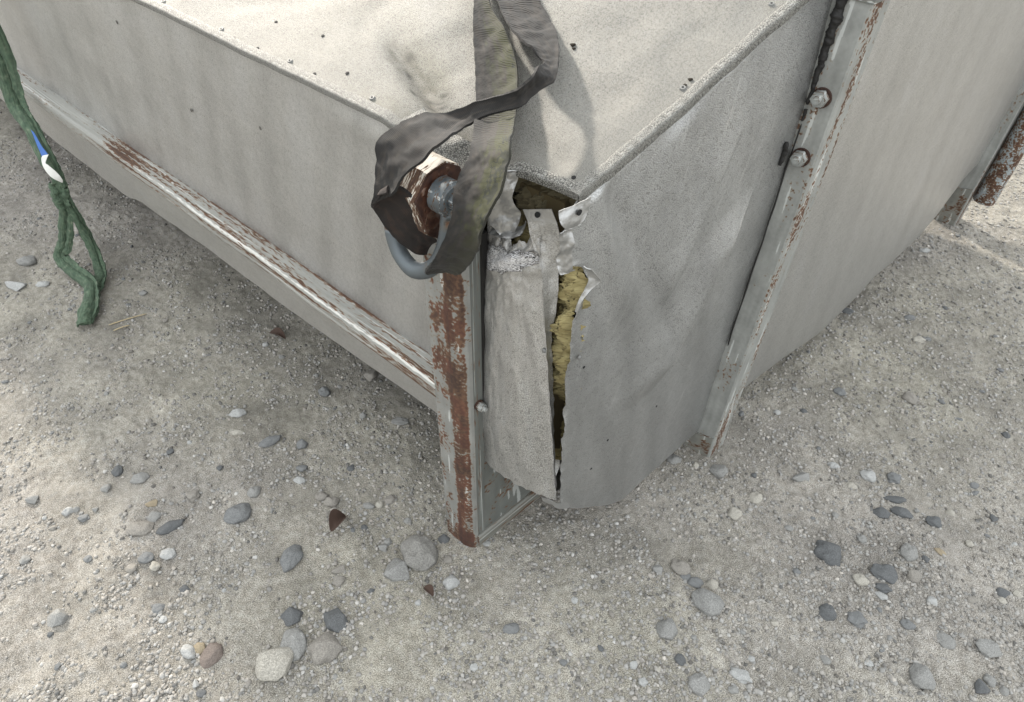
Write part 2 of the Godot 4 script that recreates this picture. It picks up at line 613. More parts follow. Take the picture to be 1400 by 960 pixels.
# The torn corner sheet: its embossed skin is scraped to bright metal with black pits near the top.
func flap_material(normal: Texture2D, _hb: PackedByteArray) -> StandardMaterial3D:
	var w := 512
	var h := 1024
	var n1 := noise_bytes(101, 0.02, w, h, 4)
	var n2 := noise_bytes(102, 0.10, w, h, 2)
	var c := FastNoiseLite.new()
	c.seed = 5
	c.noise_type = FastNoiseLite.TYPE_CELLULAR
	c.frequency = 0.052
	c.fractal_type = FastNoiseLite.FRACTAL_NONE
	c.cellular_return_type = FastNoiseLite.RETURN_DISTANCE
	c.domain_warp_enabled = true
	c.domain_warp_amplitude = 10.0
	var pits := c.get_image(w, h, false, false, true)
	pits.convert(Image.FORMAT_L8)
	var pb := pits.get_data()
	var d := PackedByteArray()
	d.resize(w * h * 3)
	var met := PackedByteArray()
	met.resize(w * h)
	for y in h:
		for x in w:
			var k := y * w + x
			var u := float(x) / w
			var v := float(y) / h
			var a := n1[k] / 255.0
			var e := sqrt(pow((u - 0.5) / 0.46, 2.0) + pow((v - 0.5) / 0.29, 2.0)) + (a - 0.5) * 0.35
			var g := 0.60 + 0.08 * (n2[k] / 255.0 - 0.5) + 0.06 * (a - 0.5)
			var col := Color(g * 1.01, g * 0.985, g * 0.955)
			var mm := 0.3
			if e < 1.0:
				var bright := 0.76 + 0.12 * a
				col = Color(bright, bright, bright * 1.01)
				mm = 0.45
				var need := 0.25 + 0.22 * smoothstep(0.5, 0.98, e) if e > 0.35 else 0.16
				if pb[k] / 255.0 < need and n2[k] > 95:
					col = Color(0.10, 0.10, 0.10)
					mm = 0.0
			elif e < 1.08:
				col = col * 0.72
			d[k * 3] = int(clampf(col.r, 0, 1) * 255)
			d[k * 3 + 1] = int(clampf(col.g, 0, 1) * 255)
			d[k * 3 + 2] = int(clampf(col.b, 0, 1) * 255)
			met[k] = int(mm * 255)
	var m := std(Color.WHITE, 0.42, 1.0)
	m.albedo_texture = tex(from_bytes(w, h, d))
	m.metallic_texture = tex(from_bytes(w, h, met, true))
	m.normal_enabled = true
	m.normal_texture = normal_tex(512, 512, noise_bytes(103, 0.06, 512, 512, 2), 3.0)
	m.normal_scale = 0.5
	return m

func webbing(seed_: int, mossy: bool) -> StandardMaterial3D:
	var w := 128
	var h := 2048
	var n1 := noise_bytes(seed_, 0.03, w, h, 4, 1, 4)
	var n2 := noise_bytes(seed_ + 20, 0.2, w, h, 2)
	var n3 := noise_bytes(seed_ + 40, 0.018, w, h, 3, 1, 6)
	var d := PackedByteArray()
	d.resize(w * h * 3)
	var hg := PackedByteArray()
	hg.resize(w * h)
	for y in h:
		var rib := 0.5 + 0.5 * sin(y * TAU / 6.0)
		for x in w:
			var k := y * w + x
			var u := float(x) / w
			var v := float(y) / h
			var a := n1[k] / 255.0
			var b := n2[k] / 255.0
			var c := n3[k] / 255.0
			var col := Color(0.56, 0.485, 0.405).lerp(Color(0.25, 0.215, 0.18), smoothstep(0.2, 0.75, a + (0.30 * smoothstep(0.5, 0.95, v) if mossy else 0.12)))
			if c > 0.55:
				col = col.lerp(Color(0.37, 0.30, 0.255), (c - 0.55) * 2.0)
			if mossy:
				var mo := smoothstep(0.25, 0.8, u + (a - 0.5) * 0.9) * (0.35 + 0.9 * exp(-pow((v - 0.54) / 0.13, 2.0)) + 0.4 * exp(-pow((v - 0.25) / 0.1, 2.0)))
				col = col.lerp(Color(0.66, 0.68, 0.22), clampf(mo * 1.15, 0, 0.92))
				if mo > 0.75 and a < 0.5:
					col = col.lerp(Color(0.20, 0.25, 0.07), 0.7)
			var thread := 0.5 + 0.5 * sin(x * TAU / 4.0 + (y % 14) * 0.4)
			col = col * 0.29 * (0.50 + 0.72 * rib + 0.16 * thread + 0.2 * (b - 0.5))
			if u < 0.05 or u > 0.95:
				col = col * 0.8
			d[k * 3] = int(clampf(col.r, 0, 1) * 255)
			d[k * 3 + 1] = int(clampf(col.g, 0, 1) * 255)
			d[k * 3 + 2] = int(clampf(col.b, 0, 1) * 255)
			hg[k] = int(60 + 120 * rib + 40 * thread)
	var m := std(Color.WHITE, 0.85)
	m.albedo_texture = tex(from_bytes(w, h, d))
	m.normal_enabled = true
	m.normal_texture = normal_tex(w, h, hg, 3.0)
	m.normal_scale = 0.7
	m.rim_enabled = true
	m.rim = 0.08
	return m

func green_cloth() -> StandardMaterial3D:
	var w := 256
	var h := 1024
	var n1 := noise_bytes(111, 0.02, w, h, 4)
	var n2 := noise_bytes(112, 0.05, w, h, 3, 1, 8)
	var d := PackedByteArray()
	d.resize(w * h * 3)
	var hg := PackedByteArray()
	hg.resize(w * h)
	for k in w * h:
		var a := n1[k] / 255.0
		var b := n2[k] / 255.0
		var col := Color(0.22, 0.30, 0.235).lerp(Color(0.36, 0.42, 0.34), a) * (0.75 + 0.35 * b)
		if a > 0.72:
			col = col.lerp(Color(0.55, 0.53, 0.47), (a - 0.72) * 1.6)
		d[k * 3] = int(clampf(col.r, 0, 1) * 255)
		d[k * 3 + 1] = int(clampf(col.g, 0, 1) * 255)
		d[k * 3 + 2] = int(clampf(col.b, 0, 1) * 255)
		hg[k] = n2[k]
	var m := std(Color.WHITE, 0.9)
	m.albedo_texture = tex(from_bytes(w, h, d))
	m.normal_enabled = true
	m.normal_texture = normal_tex(w, h, hg, 4.0)
	return m

func ground_y(x: float, z: float) -> float:
	var y := 0.014 * ground_noise.get_noise_2d(x, z) + 0.005 * ground_fine.get_noise_2d(x, z)
	var far := clampf((Vector2(x, z + 1.5).length() - 6.0) / 30.0, 0.0, 1.0)
	return y * (1.0 + 4.0 * far) - 0.002

func _ready() -> void:
	rng.seed = 4711
	var cam := Camera3D.new()
	cam.name = "camera"
	cam.keep_aspect = Camera3D.KEEP_HEIGHT
	cam.fov = rad_to_deg(2.0 * atan(480.0 / 930.0))
	cam.near = 0.05
	cam.far = 400.0
	cam.transform = Transform3D(Basis(Vector3(0.999707, 0.017298, -0.016929), Vector3(-0.024203, 0.714482, -0.699235), Vector3(0.0, 0.699440, 0.714691)).orthonormalized(), Vector3(0, 1.5, 0))
	add_child(cam)
	cam.current = true

	var env := Environment.new()
	env.background_mode = Environment.BG_SKY
	var sky_mat := ProceduralSkyMaterial.new()
	sky_mat.sky_top_color = Color(0.93, 0.945, 0.955)
	sky_mat.sky_horizon_color = Color(0.74, 0.75, 0.755)
	sky_mat.sky_curve = 0.35
	sky_mat.ground_bottom_color = Color(0.45, 0.44, 0.41)
	sky_mat.ground_horizon_color = Color(0.62, 0.61, 0.58)
	sky_mat.sun_angle_max = 90.0
	sky_mat.sun_curve = 0.2
	var sky := Sky.new()
	sky.sky_material = sky_mat
	env.sky = sky
	env.background_energy_multiplier = 2.1
	env.tonemap_mode = Environment.TONE_MAPPER_LINEAR
	env.tonemap_exposure = 1.38
	env.sdfgi_enabled = true
	env.ssao_enabled = true
	env.ssil_enabled = true
	var we := WorldEnvironment.new()
	we.name = "world_environment"
	we.environment = env
	add_child(we)

	var sun := DirectionalLight3D.new()
	sun.name = "sun"
	sun.light_energy = 1.5
	sun.light_color = Color(1.0, 0.965, 0.915)
	sun.light_angular_distance = 4.0
	sun.shadow_enabled = true
	var sd := (AX * -1.85 + BX * -0.56 + Vector3(0, -1, 0)).normalized()
	sun.transform = Transform3D(Basis.looking_at(sd, Vector3.UP), Vector3(3, 5, -4))
	add_child(sun)

	wob = make_noise(5, 1.0, 3)
	ground_noise = make_noise(12, 1.1, 3)
	ground_fine = make_noise(13, 11.0, 3)
	ground_grit = make_noise(14, 3.2, 4)
	make_materials()
	build_ground()
	build_crate()
	build_shackle()
	build_strap()
	build_green_sling()
	build_stones()
	build_gravel()
	build_litter()

# ---------------------------------------------------------------- ground
func build_ground() -> void:
	var xs := PackedFloat32Array()
	var zs := PackedFloat32Array()
	var x := -2.3
	while x <= 2.5:
		xs.append(x)
		x += 0.0075
	var z := -3.4
	while z <= -0.25:
		zs.append(z)
		z += 0.0075
	var st := 0.02
	while xs[xs.size() - 1] < 160.0:
		xs.append(xs[xs.size() - 1] + st)
		xs.insert(0, xs[0] - st)
		zs.append(zs[zs.size() - 1] + st)
		zs.insert(0, zs[0] - st)
		st *= 1.16
	var P := PackedVector3Array()
	var N := PackedVector3Array()
	var UV := PackedVector2Array()
	var C := PackedColorArray()
	var w := xs.size()
	var micro := make_noise(15, 38.0, 3)
	var lumps := make_noise(16, 24.0, 2)
	for zz in zs:
		for xx in xs:
			var lump := lumps.get_noise_2d(xx, zz)
			var y := ground_y(xx, zz) + 0.0022 * micro.get_noise_2d(xx, zz) + 0.007 * maxf(0.0, lump - 0.08) * (1.0 + ground_grit.get_noise_2d(xx, zz))
			P.append(Vector3(xx, y, zz))
			UV.append(Vector2(xx, zz))
			var t := 1.0 + 0.20 * ground_fine.get_noise_2d(xx * 0.8, zz * 0.8) + 0.36 * ground_grit.get_noise_2d(xx, zz) + 0.12 * ground_noise.get_noise_2d(xx * 0.7 + 9.0, zz * 0.7)
			var warm := clampf(0.5 + ground_noise.get_noise_2d(xx * 0.8 - 20.0, zz * 0.8), 0.0, 1.0)
			C.append(Color(0.452 * t, (0.434 + 0.003 * warm) * t, (0.412 - 0.022 * warm) * t))
	for j in zs.size():
		for i in w:
			var du: Vector3 = P[j * w + min(i + 1, w - 1)] - P[j * w + max(i - 1, 0)]
			var dv: Vector3 = P[min(j + 1, zs.size() - 1) * w + i] - P[max(j - 1, 0) * w + i]
			N.append(dv.cross(du).normalized())
	var idx := PackedInt32Array()
	for j in zs.size() - 1:
		for i in w - 1:
			var q := j * w + i
			idx.append_array([q, q + 1, q + w + 1, q, q + w + 1, q + w])
	var g := part("ground", grid_arrays(P, N, UV, C, idx), mat.earth, self)
	tag(g, "dusty grey gravel yard with trodden fine dirt around the crate", "ground", "", "structure")

# ---------------------------------------------------------------- the crate
const P1_L := [Vector2(0.074, 0.313), Vector2(0.063, 0.441), Vector2(0.053, 0.617), Vector2(0.051, 0.729), Vector2(0.056, 0.792), Vector2(0.066, 0.845), Vector2(0.087, 0.880), Vector2(0.075, 0.911), Vector2(0.036, 0.934), Vector2(0.030, 0.970), Vector2(0.038, 1.000), Vector2(0.062, 1.022)]

func panel_left(h: float) -> float:
	var n := P1_L.size()
	if h <= P1_L[0].y:
		return P1_L[0].x
	for k in n - 1:
		if h <= P1_L[k + 1].y:
			return lerpf(P1_L[k].x, P1_L[k + 1].x, (h - P1_L[k].y) / (P1_L[k + 1].y - P1_L[k].y))
	return P1_L[n - 1].x

func bottom_h(b: float) -> float:
	# lower edge of the end sheet: chamfered up to the near corner
	var pts := [Vector2(0.060, 0.318), Vector2(0.080, 0.300), Vector2(0.117, 0.253), Vector2(0.262, 0.115), Vector2(0.325, 0.074), Vector2(0.345, 0.072), Vector2(0.66, 0.084)]
	for k in 6:
		if b <= pts[k + 1].x:
			return lerpf(pts[k].y, pts[k + 1].y, clampf((b - pts[k].x) / (pts[k + 1].x - pts[k].x), 0.0, 1.0))
	return 0.084

func build_crate() -> void:
	var box := thing("metal_clad_crate", "large insulated crate clad in embossed grey aluminium sheet with a torn near corner", "crate", ORIGIN)
	# wool filling, set back behind the sheets
	var core_outline := PackedVector2Array([Vector2(0.085, 0.44), Vector2(0.085, 0.99), Vector2(2.28, 1.69), Vector2(2.28, 0.16), Vector2(0.42, 0.18), Vector2(0.36, 0.19)])
	part("insulation_core", extrude(core_outline, func(p: Vector2, t: float) -> Vector3: return loc(lerpf(-0.135, 5.9, t), p.x, p.y)), std(Color(0.30, 0.26, 0.17), 1.0), box)

	# left side sheet
	var lf := func(u: float, v: float) -> Vector3:
		var a := lerpf(0.012, 6.0, pow(u, 2.0))
		var top := 1.014 - 0.05 * smooth(0.16, 0.03, a)
		var h := lerpf(0.41, top, v)
		var b := 0.05 + 0.004 * wob.get_noise_2d(a * 1.6, h * 1.6) + 0.0015 * wob.get_noise_2d(a * 9.0 + 5.0, h * 7.0)
		b += 0.010 * smooth(0.25, 0.02, a) * smooth(0.86, 1.0, h) * wob.get_noise_2d(a * 20.0, h * 18.0)
		b -= 0.006 * smooth(0.45, 0.2, a) * exp(-pow((h - 0.975) / 0.03, 2.0))
		return loc(a, b, h)
	var lc := func(u: float, v: float) -> Color:
		var a := lerpf(0.012, 6.0, pow(u, 2.0))
		var s := 0.95 + 0.24 * wob.get_noise_2d(a * 8.0 + v * 1.3, v * 0.6) + 0.10 * wob.get_noise_2d(a * 3.0 + 40.0, v * 3.0)
		s *= 1.0 - 0.10 * smooth(0.22, 0.18, v)
		return Color(s, s * 0.995, s * 0.985)
	part("side_sheet", sheet(lf, 170, 50, -BX, 0.0012, lc), mat.alu, box)

	# roof sheet, dented towards the lug
	var rf := func(u: float, v: float) -> Vector3:
		var a := lerpf(-0.176, 6.0, pow(u, 2.1))
		var b := lerpf(roof_edge(a), 2.36, pow(v, 1.7))
		return roof_point(a, b)
	var rc := func(u: float, v: float) -> Color:
		var a := lerpf(-0.176, 6.0, pow(u, 2.1))
		var b := lerpf(roof_edge(a), 2.36, pow(v, 1.7))
		return roof_color(a, b)
	part("roof_sheet", sheet(rf, 210, 170, Vector3.UP, 0.0015, rc), mat.roof, box)
	# rolled edges of the roof
	var prof := [Vector2(0.0150, -0.0008), Vector2(0.0138, 0.0018), Vector2(0.008, 0.0026), Vector2(0.000, 0.0022), Vector2(-0.0026, 0.0006), Vector2(-0.0036, -0.003), Vector2(-0.0034, -0.0090)]
	var hem := func(a0: float, a1: float) -> ArrayMesh:
		var f := func(u: float, v: float) -> Vector3:
			var a := lerpf(a0, a1, pow(u, 1.8))
			var q: Vector2 = lin(prof, v)
			var e := roof_edge(a)
			var p := roof_point(a, e + max(q.x, 0.0))
			return p + BX * min(q.x, 0.0) + Vector3(0, q.y + 0.0006 * wob.get_noise_1d(a * 30.0), 0)
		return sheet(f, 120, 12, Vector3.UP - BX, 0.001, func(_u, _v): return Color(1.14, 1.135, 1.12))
	part("roof_hem", hem.call(0.165, 6.0), mat.roof, box)
	part("roof_hem", hem.call(-0.176, -0.040), mat.roof, box)
	var rh := func(u: float, v: float) -> Vector3:
		var b := lerpf(0.060, 2.36, pow(u, 1.5))
		var q: Vector2 = lin(prof, v)
		var p := roof_point(-0.176 + max(q.x, 0.0), b)
		var bend := 0.004 * wob.get_noise_1d(b * 9.0 + 3.0)
		return p + AX * (min(q.x, 0.0) + bend) + Vector3(0, q.y * (1.0 + 0.5 * (1.0 if q.y < 0 else 0.0)) + 0.0008 * wob.get_noise_1d(b * 26.0), 0)
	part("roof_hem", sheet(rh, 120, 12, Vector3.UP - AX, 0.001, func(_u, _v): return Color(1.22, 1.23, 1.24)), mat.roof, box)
	# a strip of the roof edge torn down beside the lug
	var torn := [[Vector3(0.165, 0.046, 1.020), Vector3(0.150, 0.090, 1.034)], [Vector3(0.120, 0.034, 1.004), Vector3(0.100, 0.080, 1.026)], [Vector3(0.070, 0.030, 0.986), Vector3(0.050, 0.078, 1.022)], [Vector3(0.020, 0.036, 0.972), Vector3(-0.005, 0.080, 1.020)], [Vector3(-0.020, 0.048, 0.965), Vector3(-0.042, 0.078, 1.016)]]
	part("bent_roof_edge", ribbon(torn, 24, 8, 0.0012, 0.006, Vector3.UP), mat.roof, box)

	# end sheet between the corner and the bolted post
	var pf := func(u: float, v: float) -> Vector3:
		var h0 := lerpf(0.313, 1.022, v)
		var left := panel_left(h0)
		var b := lerpf(left, 0.640, u)
		var lo := bottom_h(b)
		var hi := roof_h(b) - 0.003
		var h := lerpf(lo, hi, v)
		h = lerpf(h, h0, pow(1.0 - u, 40.0))
		return loc(-0.19 + panel_bulge(b, h), b, h)
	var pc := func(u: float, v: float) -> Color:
		var b := lerpf(panel_left(lerpf(0.313, 1.022, v)), 0.640, u)
		var h := lerpf(bottom_h(b), roof_h(b) - 0.003, v)
		var s := 0.82 + 0.16 * wob.get_noise_2d(b * 9.0 + h * 2.2, h * 1.1) + 0.02 * wob.get_noise_2d(b * 50.0, h * 2.5) + 0.06 * wob.get_noise_2d(b * 3.0 + 9.0, h * 4.0)
		var scratch := wob.get_noise_2d(b * 46.0 - h * 13.0, h * 3.0 + 70.0)
		if scratch > 0.52:
			s *= 1.12
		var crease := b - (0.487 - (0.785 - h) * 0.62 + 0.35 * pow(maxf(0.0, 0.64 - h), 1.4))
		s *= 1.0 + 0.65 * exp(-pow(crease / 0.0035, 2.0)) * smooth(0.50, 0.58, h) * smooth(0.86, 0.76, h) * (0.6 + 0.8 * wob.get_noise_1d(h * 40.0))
		return Color(s * 0.975, s * 0.99, s)
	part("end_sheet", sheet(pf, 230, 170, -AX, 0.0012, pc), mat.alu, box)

	# second end sheet, bellied out at its foot
	var p2 := func(u: float, v: float) -> Vector3:
		var b := lerpf(0.694, 2.352, u)
		var lo: float = lin(P2_BOTTOM, u)
		var h := lerpf(lo, roof_h(b) - 0.003, v)
		var a := -0.205 - 0.022 * sin(PI * clampf((b - 0.70) / 1.6, 0, 1)) * smooth(0.75, 0.10, h) + 0.004 * wob.get_noise_2d(b * 2.2, h * 2.0)
		return loc(a, b, h)
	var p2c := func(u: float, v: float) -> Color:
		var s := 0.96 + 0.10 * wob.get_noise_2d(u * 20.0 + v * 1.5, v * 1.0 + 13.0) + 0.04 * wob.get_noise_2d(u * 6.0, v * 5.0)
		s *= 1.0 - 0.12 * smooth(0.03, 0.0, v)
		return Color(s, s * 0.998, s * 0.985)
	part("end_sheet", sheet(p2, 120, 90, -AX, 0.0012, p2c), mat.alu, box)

	build_corner(box)
	build_frame(box)
	build_fixings(box)

const P2_BOTTOM := [0.150, 0.145, 0.130, 0.105, 0.125, 0.155, 0.140, 0.150, 0.165, 0.240, 0.260]

func roof_edge(a: float) -> float:
	var dip := smooth(-0.045, 0.01, a) * smooth(0.175, 0.13, a)
	var lift := smooth(-0.02, -0.06, a) * 0.018
	return 0.046 + 0.020 * dip + lift

func roof_point(a: float, b: float) -> Vector3:
	var h := roof_h(b)
	# trough beaten in towards the lug
	var t := clampf((a - 0.05) / 0.32, -0.2, 1.0)
	var line := 0.085 + 0.11 * t
	var near := exp(-pow((b - line) / 0.022, 2.0)) * smooth(0.42, 0.2, a) * smooth(-0.08, 0.05, a)
	h -= 0.015 * near + 0.012 * exp(-pow((b - line - 0.01) / 0.05, 2.0)) * smooth(0.5, 0.2, a) * smooth(-0.12, 0.03, a)
	h -= 0.016 * smooth(0.14, 0.05, b) * smooth(-0.06, 0.03, a) * smooth(0.2, 0.12, a)
	var edge := smooth(0.05, 0.16, b) * smooth(-0.176, -0.08, a)
	h += (0.012 * wob.get_noise_2d(a * 2.4 + 4.0, b * 2.4) + 0.005 * wob.get_noise_2d(a * 6.0 + 4.0, b * 6.0)) * (0.12 + 0.88 * edge) + 0.0012 * wob.get_noise_2d(a * 12.0, b * 12.0)
	# the corner curls up a little
	h += 0.006 * smooth(0.0, -0.17, a) * smooth(0.25, 0.06, b)
	h -= 0.010 * exp(-pow((b - 0.105 - 0.3 * (a + 0.1)) / 0.020, 2.0)) * smooth(0.02, -0.05, a) * smooth(-0.16, -0.1, a)
	return loc(a, b, h)

func roof_color(a: float, b: float) -> Color:
	var s := 0.98 + 0.06 * wob.get_noise_2d(a * 3.0, b * 3.0) + 0.05 * wob.get_noise_2d(a * 11.0 + 8.0, b * 11.0)
	var warm := clampf(0.5 + 1.2 * wob.get_noise_2d(a * 2.0 + 30.0, b * 2.0), 0.0, 1.0) * smooth(0.0, 0.15, a)
	var c := Color(s, s * (0.995 - 0.010 * warm), s * (0.985 - 0.04 * warm))
	var t := clampf((a - 0.05) / 0.32, -0.3, 1.0)
	var line := 0.085 + 0.11 * t
	var d := absf(b - line) + 0.020 * wob.get_noise_2d(a * 35.0, b * 35.0)
	var stain := smooth(0.026, 0.004, d) * smooth(0.37, 0.30, a) * smooth(-0.02, 0.06, a)
	stain = clampf(stain * (0.75 + 0.9 * wob.get_noise_2d(a * 60.0, b * 60.0)), 0, 1)
	c = c.lerp(Color(0.27, 0.25, 0.17), stain * 0.75)
	var specks := wob.get_noise_2d(a * 150.0, b * 150.0) * smooth(0.05, 0.01, d) * smooth(0.35, 0.28, a) * smooth(0.06, 0.12, a)
	if specks > 0.30:
		c = c.lerp(Color(0.06, 0.055, 0.045), 0.9)
	var moss := smooth(0.10, 0.06, b) * smooth(0.08, 0.16, a) * smooth(0.34, 0.2, a) * clampf(0.35 + wob.get_noise_2d(a * 40.0 + 7.0, b * 40.0), 0, 1)
	c = c.lerp(Color(0.40, 0.38, 0.20), moss * 0.6)
	var green := exp(-pow((b - line - 0.028) / 0.02, 2.0)) * smooth(0.12, 0.2, a) * smooth(0.36, 0.25, a) * 0.3
	return c.lerp(Color(0.55, 0.52, 0.30), green)

func panel_bulge(b: float, h: float) -> float:
	# inwards is +, outwards -
	var x := 0.0
	x -= 0.010 * exp(-pow((b - 0.30) / 0.20, 2.0) - pow((h - 0.55) / 0.3, 2.0))
	x += 0.013 * exp(-pow((b - 0.275) / 0.045, 2.0)) * smooth(0.05, 0.0, roof_h(b) - h)
	# crease running down from the post
	var line := 0.487 - (0.785 - h) * 0.62 + 0.35 * pow(maxf(0.0, 0.64 - h), 1.4)
	var d := b - line
	var on := smooth(0.47, 0.56, h) * smooth(0.87, 0.76, h)
	x -= 0.019 * on * (exp(-pow(d / 0.006, 2.0)) if d > 0 else exp(-pow(d / 0.085, 2.0)))
	var da := b - 0.41 + (0.95 - h) * 0.50
	x -= 0.006 * smooth(0.70, 0.80, h) * smooth(1.02, 0.93, h) * (exp(-pow(da / 0.006, 2.0)) if da > 0 else exp(-pow(da / 0.040, 2.0)))
	# soft fold below the roof corner
	var d2 := (b - 0.10) - (1.0 - h) * 0.35
	x -= 0.010 * exp(-pow(d2 / 0.025, 2.0)) * smooth(0.70, 0.85, h)
	var d3 := (b - 0.17) - (0.93 - h) * 0.55
	x += 0.007 * exp(-pow(d3 / 0.03, 2.0)) * smooth(0.5, 0.7, h) * smooth(1.05, 0.95, h)
	# tucked in under the roof edge
	x += 0.0165 * pow(clampf(1.0 - (roof_h(b) - h) / 0.28, 0.0, 1.0), 1.3)
	x += 0.006 * smooth(0.016, 0.006, roof_h(b) - h)
	# ragged lip along the tear
	x -= 0.006 * exp(-pow((b - panel_left(h)) / 0.012, 2.0)) * (0.6 + wob.get_noise_1d(h * 22.0))
	x += 0.003 * wob.get_noise_2d(b * 4.0 + 3.0, h * 4.0) + 0.0007 * wob.get_noise_2d(b * 14.0, h * 10.0)
	return x

# Rows of [left, right] points in the crate's axes become a bent strip.
func ribbon(rows: Array, steps: int, across: int, thick: float, crumple: float, out: Vector3, belly := 0.0, uvf = null) -> ArrayMesh:
	var ls := []
	var rs := []
	for r in rows:
		ls.append(lv(r[0]))
		rs.append(lv(r[1]))
	var f := func(u: float, v: float) -> Vector3:
		var l: Vector3 = cat(ls, v)
		var r: Vector3 = cat(rs, v)
		var p := l.lerp(r, u)
		var dv: Vector3 = (cat(ls, min(v + 0.02, 1.0)) + cat(rs, min(v + 0.02, 1.0)) - cat(ls, max(v - 0.02, 0.0)) - cat(rs, max(v - 0.02, 0.0)))
		var n := (r - l).cross(dv).normalized()
		if crumple > 0.0:
			p += n * crumple * wob.get_noise_3dv(p * 22.0) + n * 0.22 * crumple * wob.get_noise_3dv(p * 60.0)
		return p + n * belly * 4.0 * u * (1.0 - u)
	return sheet(f, across, steps, out, thick, func(_u, _v): return Color.WHITE, uvf)

const FLAP_L := [Vector3(0.001, 0.052, 0.314), Vector3(0.002, 0.050, 0.474), Vector3(-0.009, 0.050, 0.634), Vector3(-0.014, 0.052, 0.747), Vector3(-0.012, 0.054, 0.810), Vector3(-0.008, 0.060, 0.855), Vector3(-0.009, 0.070, 0.898)]
const FLAP_R := [Vector3(-0.200, 0.050, 0.363), Vector3(-0.179, 0.050, 0.537), Vector3(-0.157, 0.050, 0.701), Vector3(-0.140, 0.050, 0.822), Vector3(-0.133, 0.050, 0.888), Vector3(-0.127, 0.050, 0.914), Vector3(-0.121, 0.054, 0.949)]

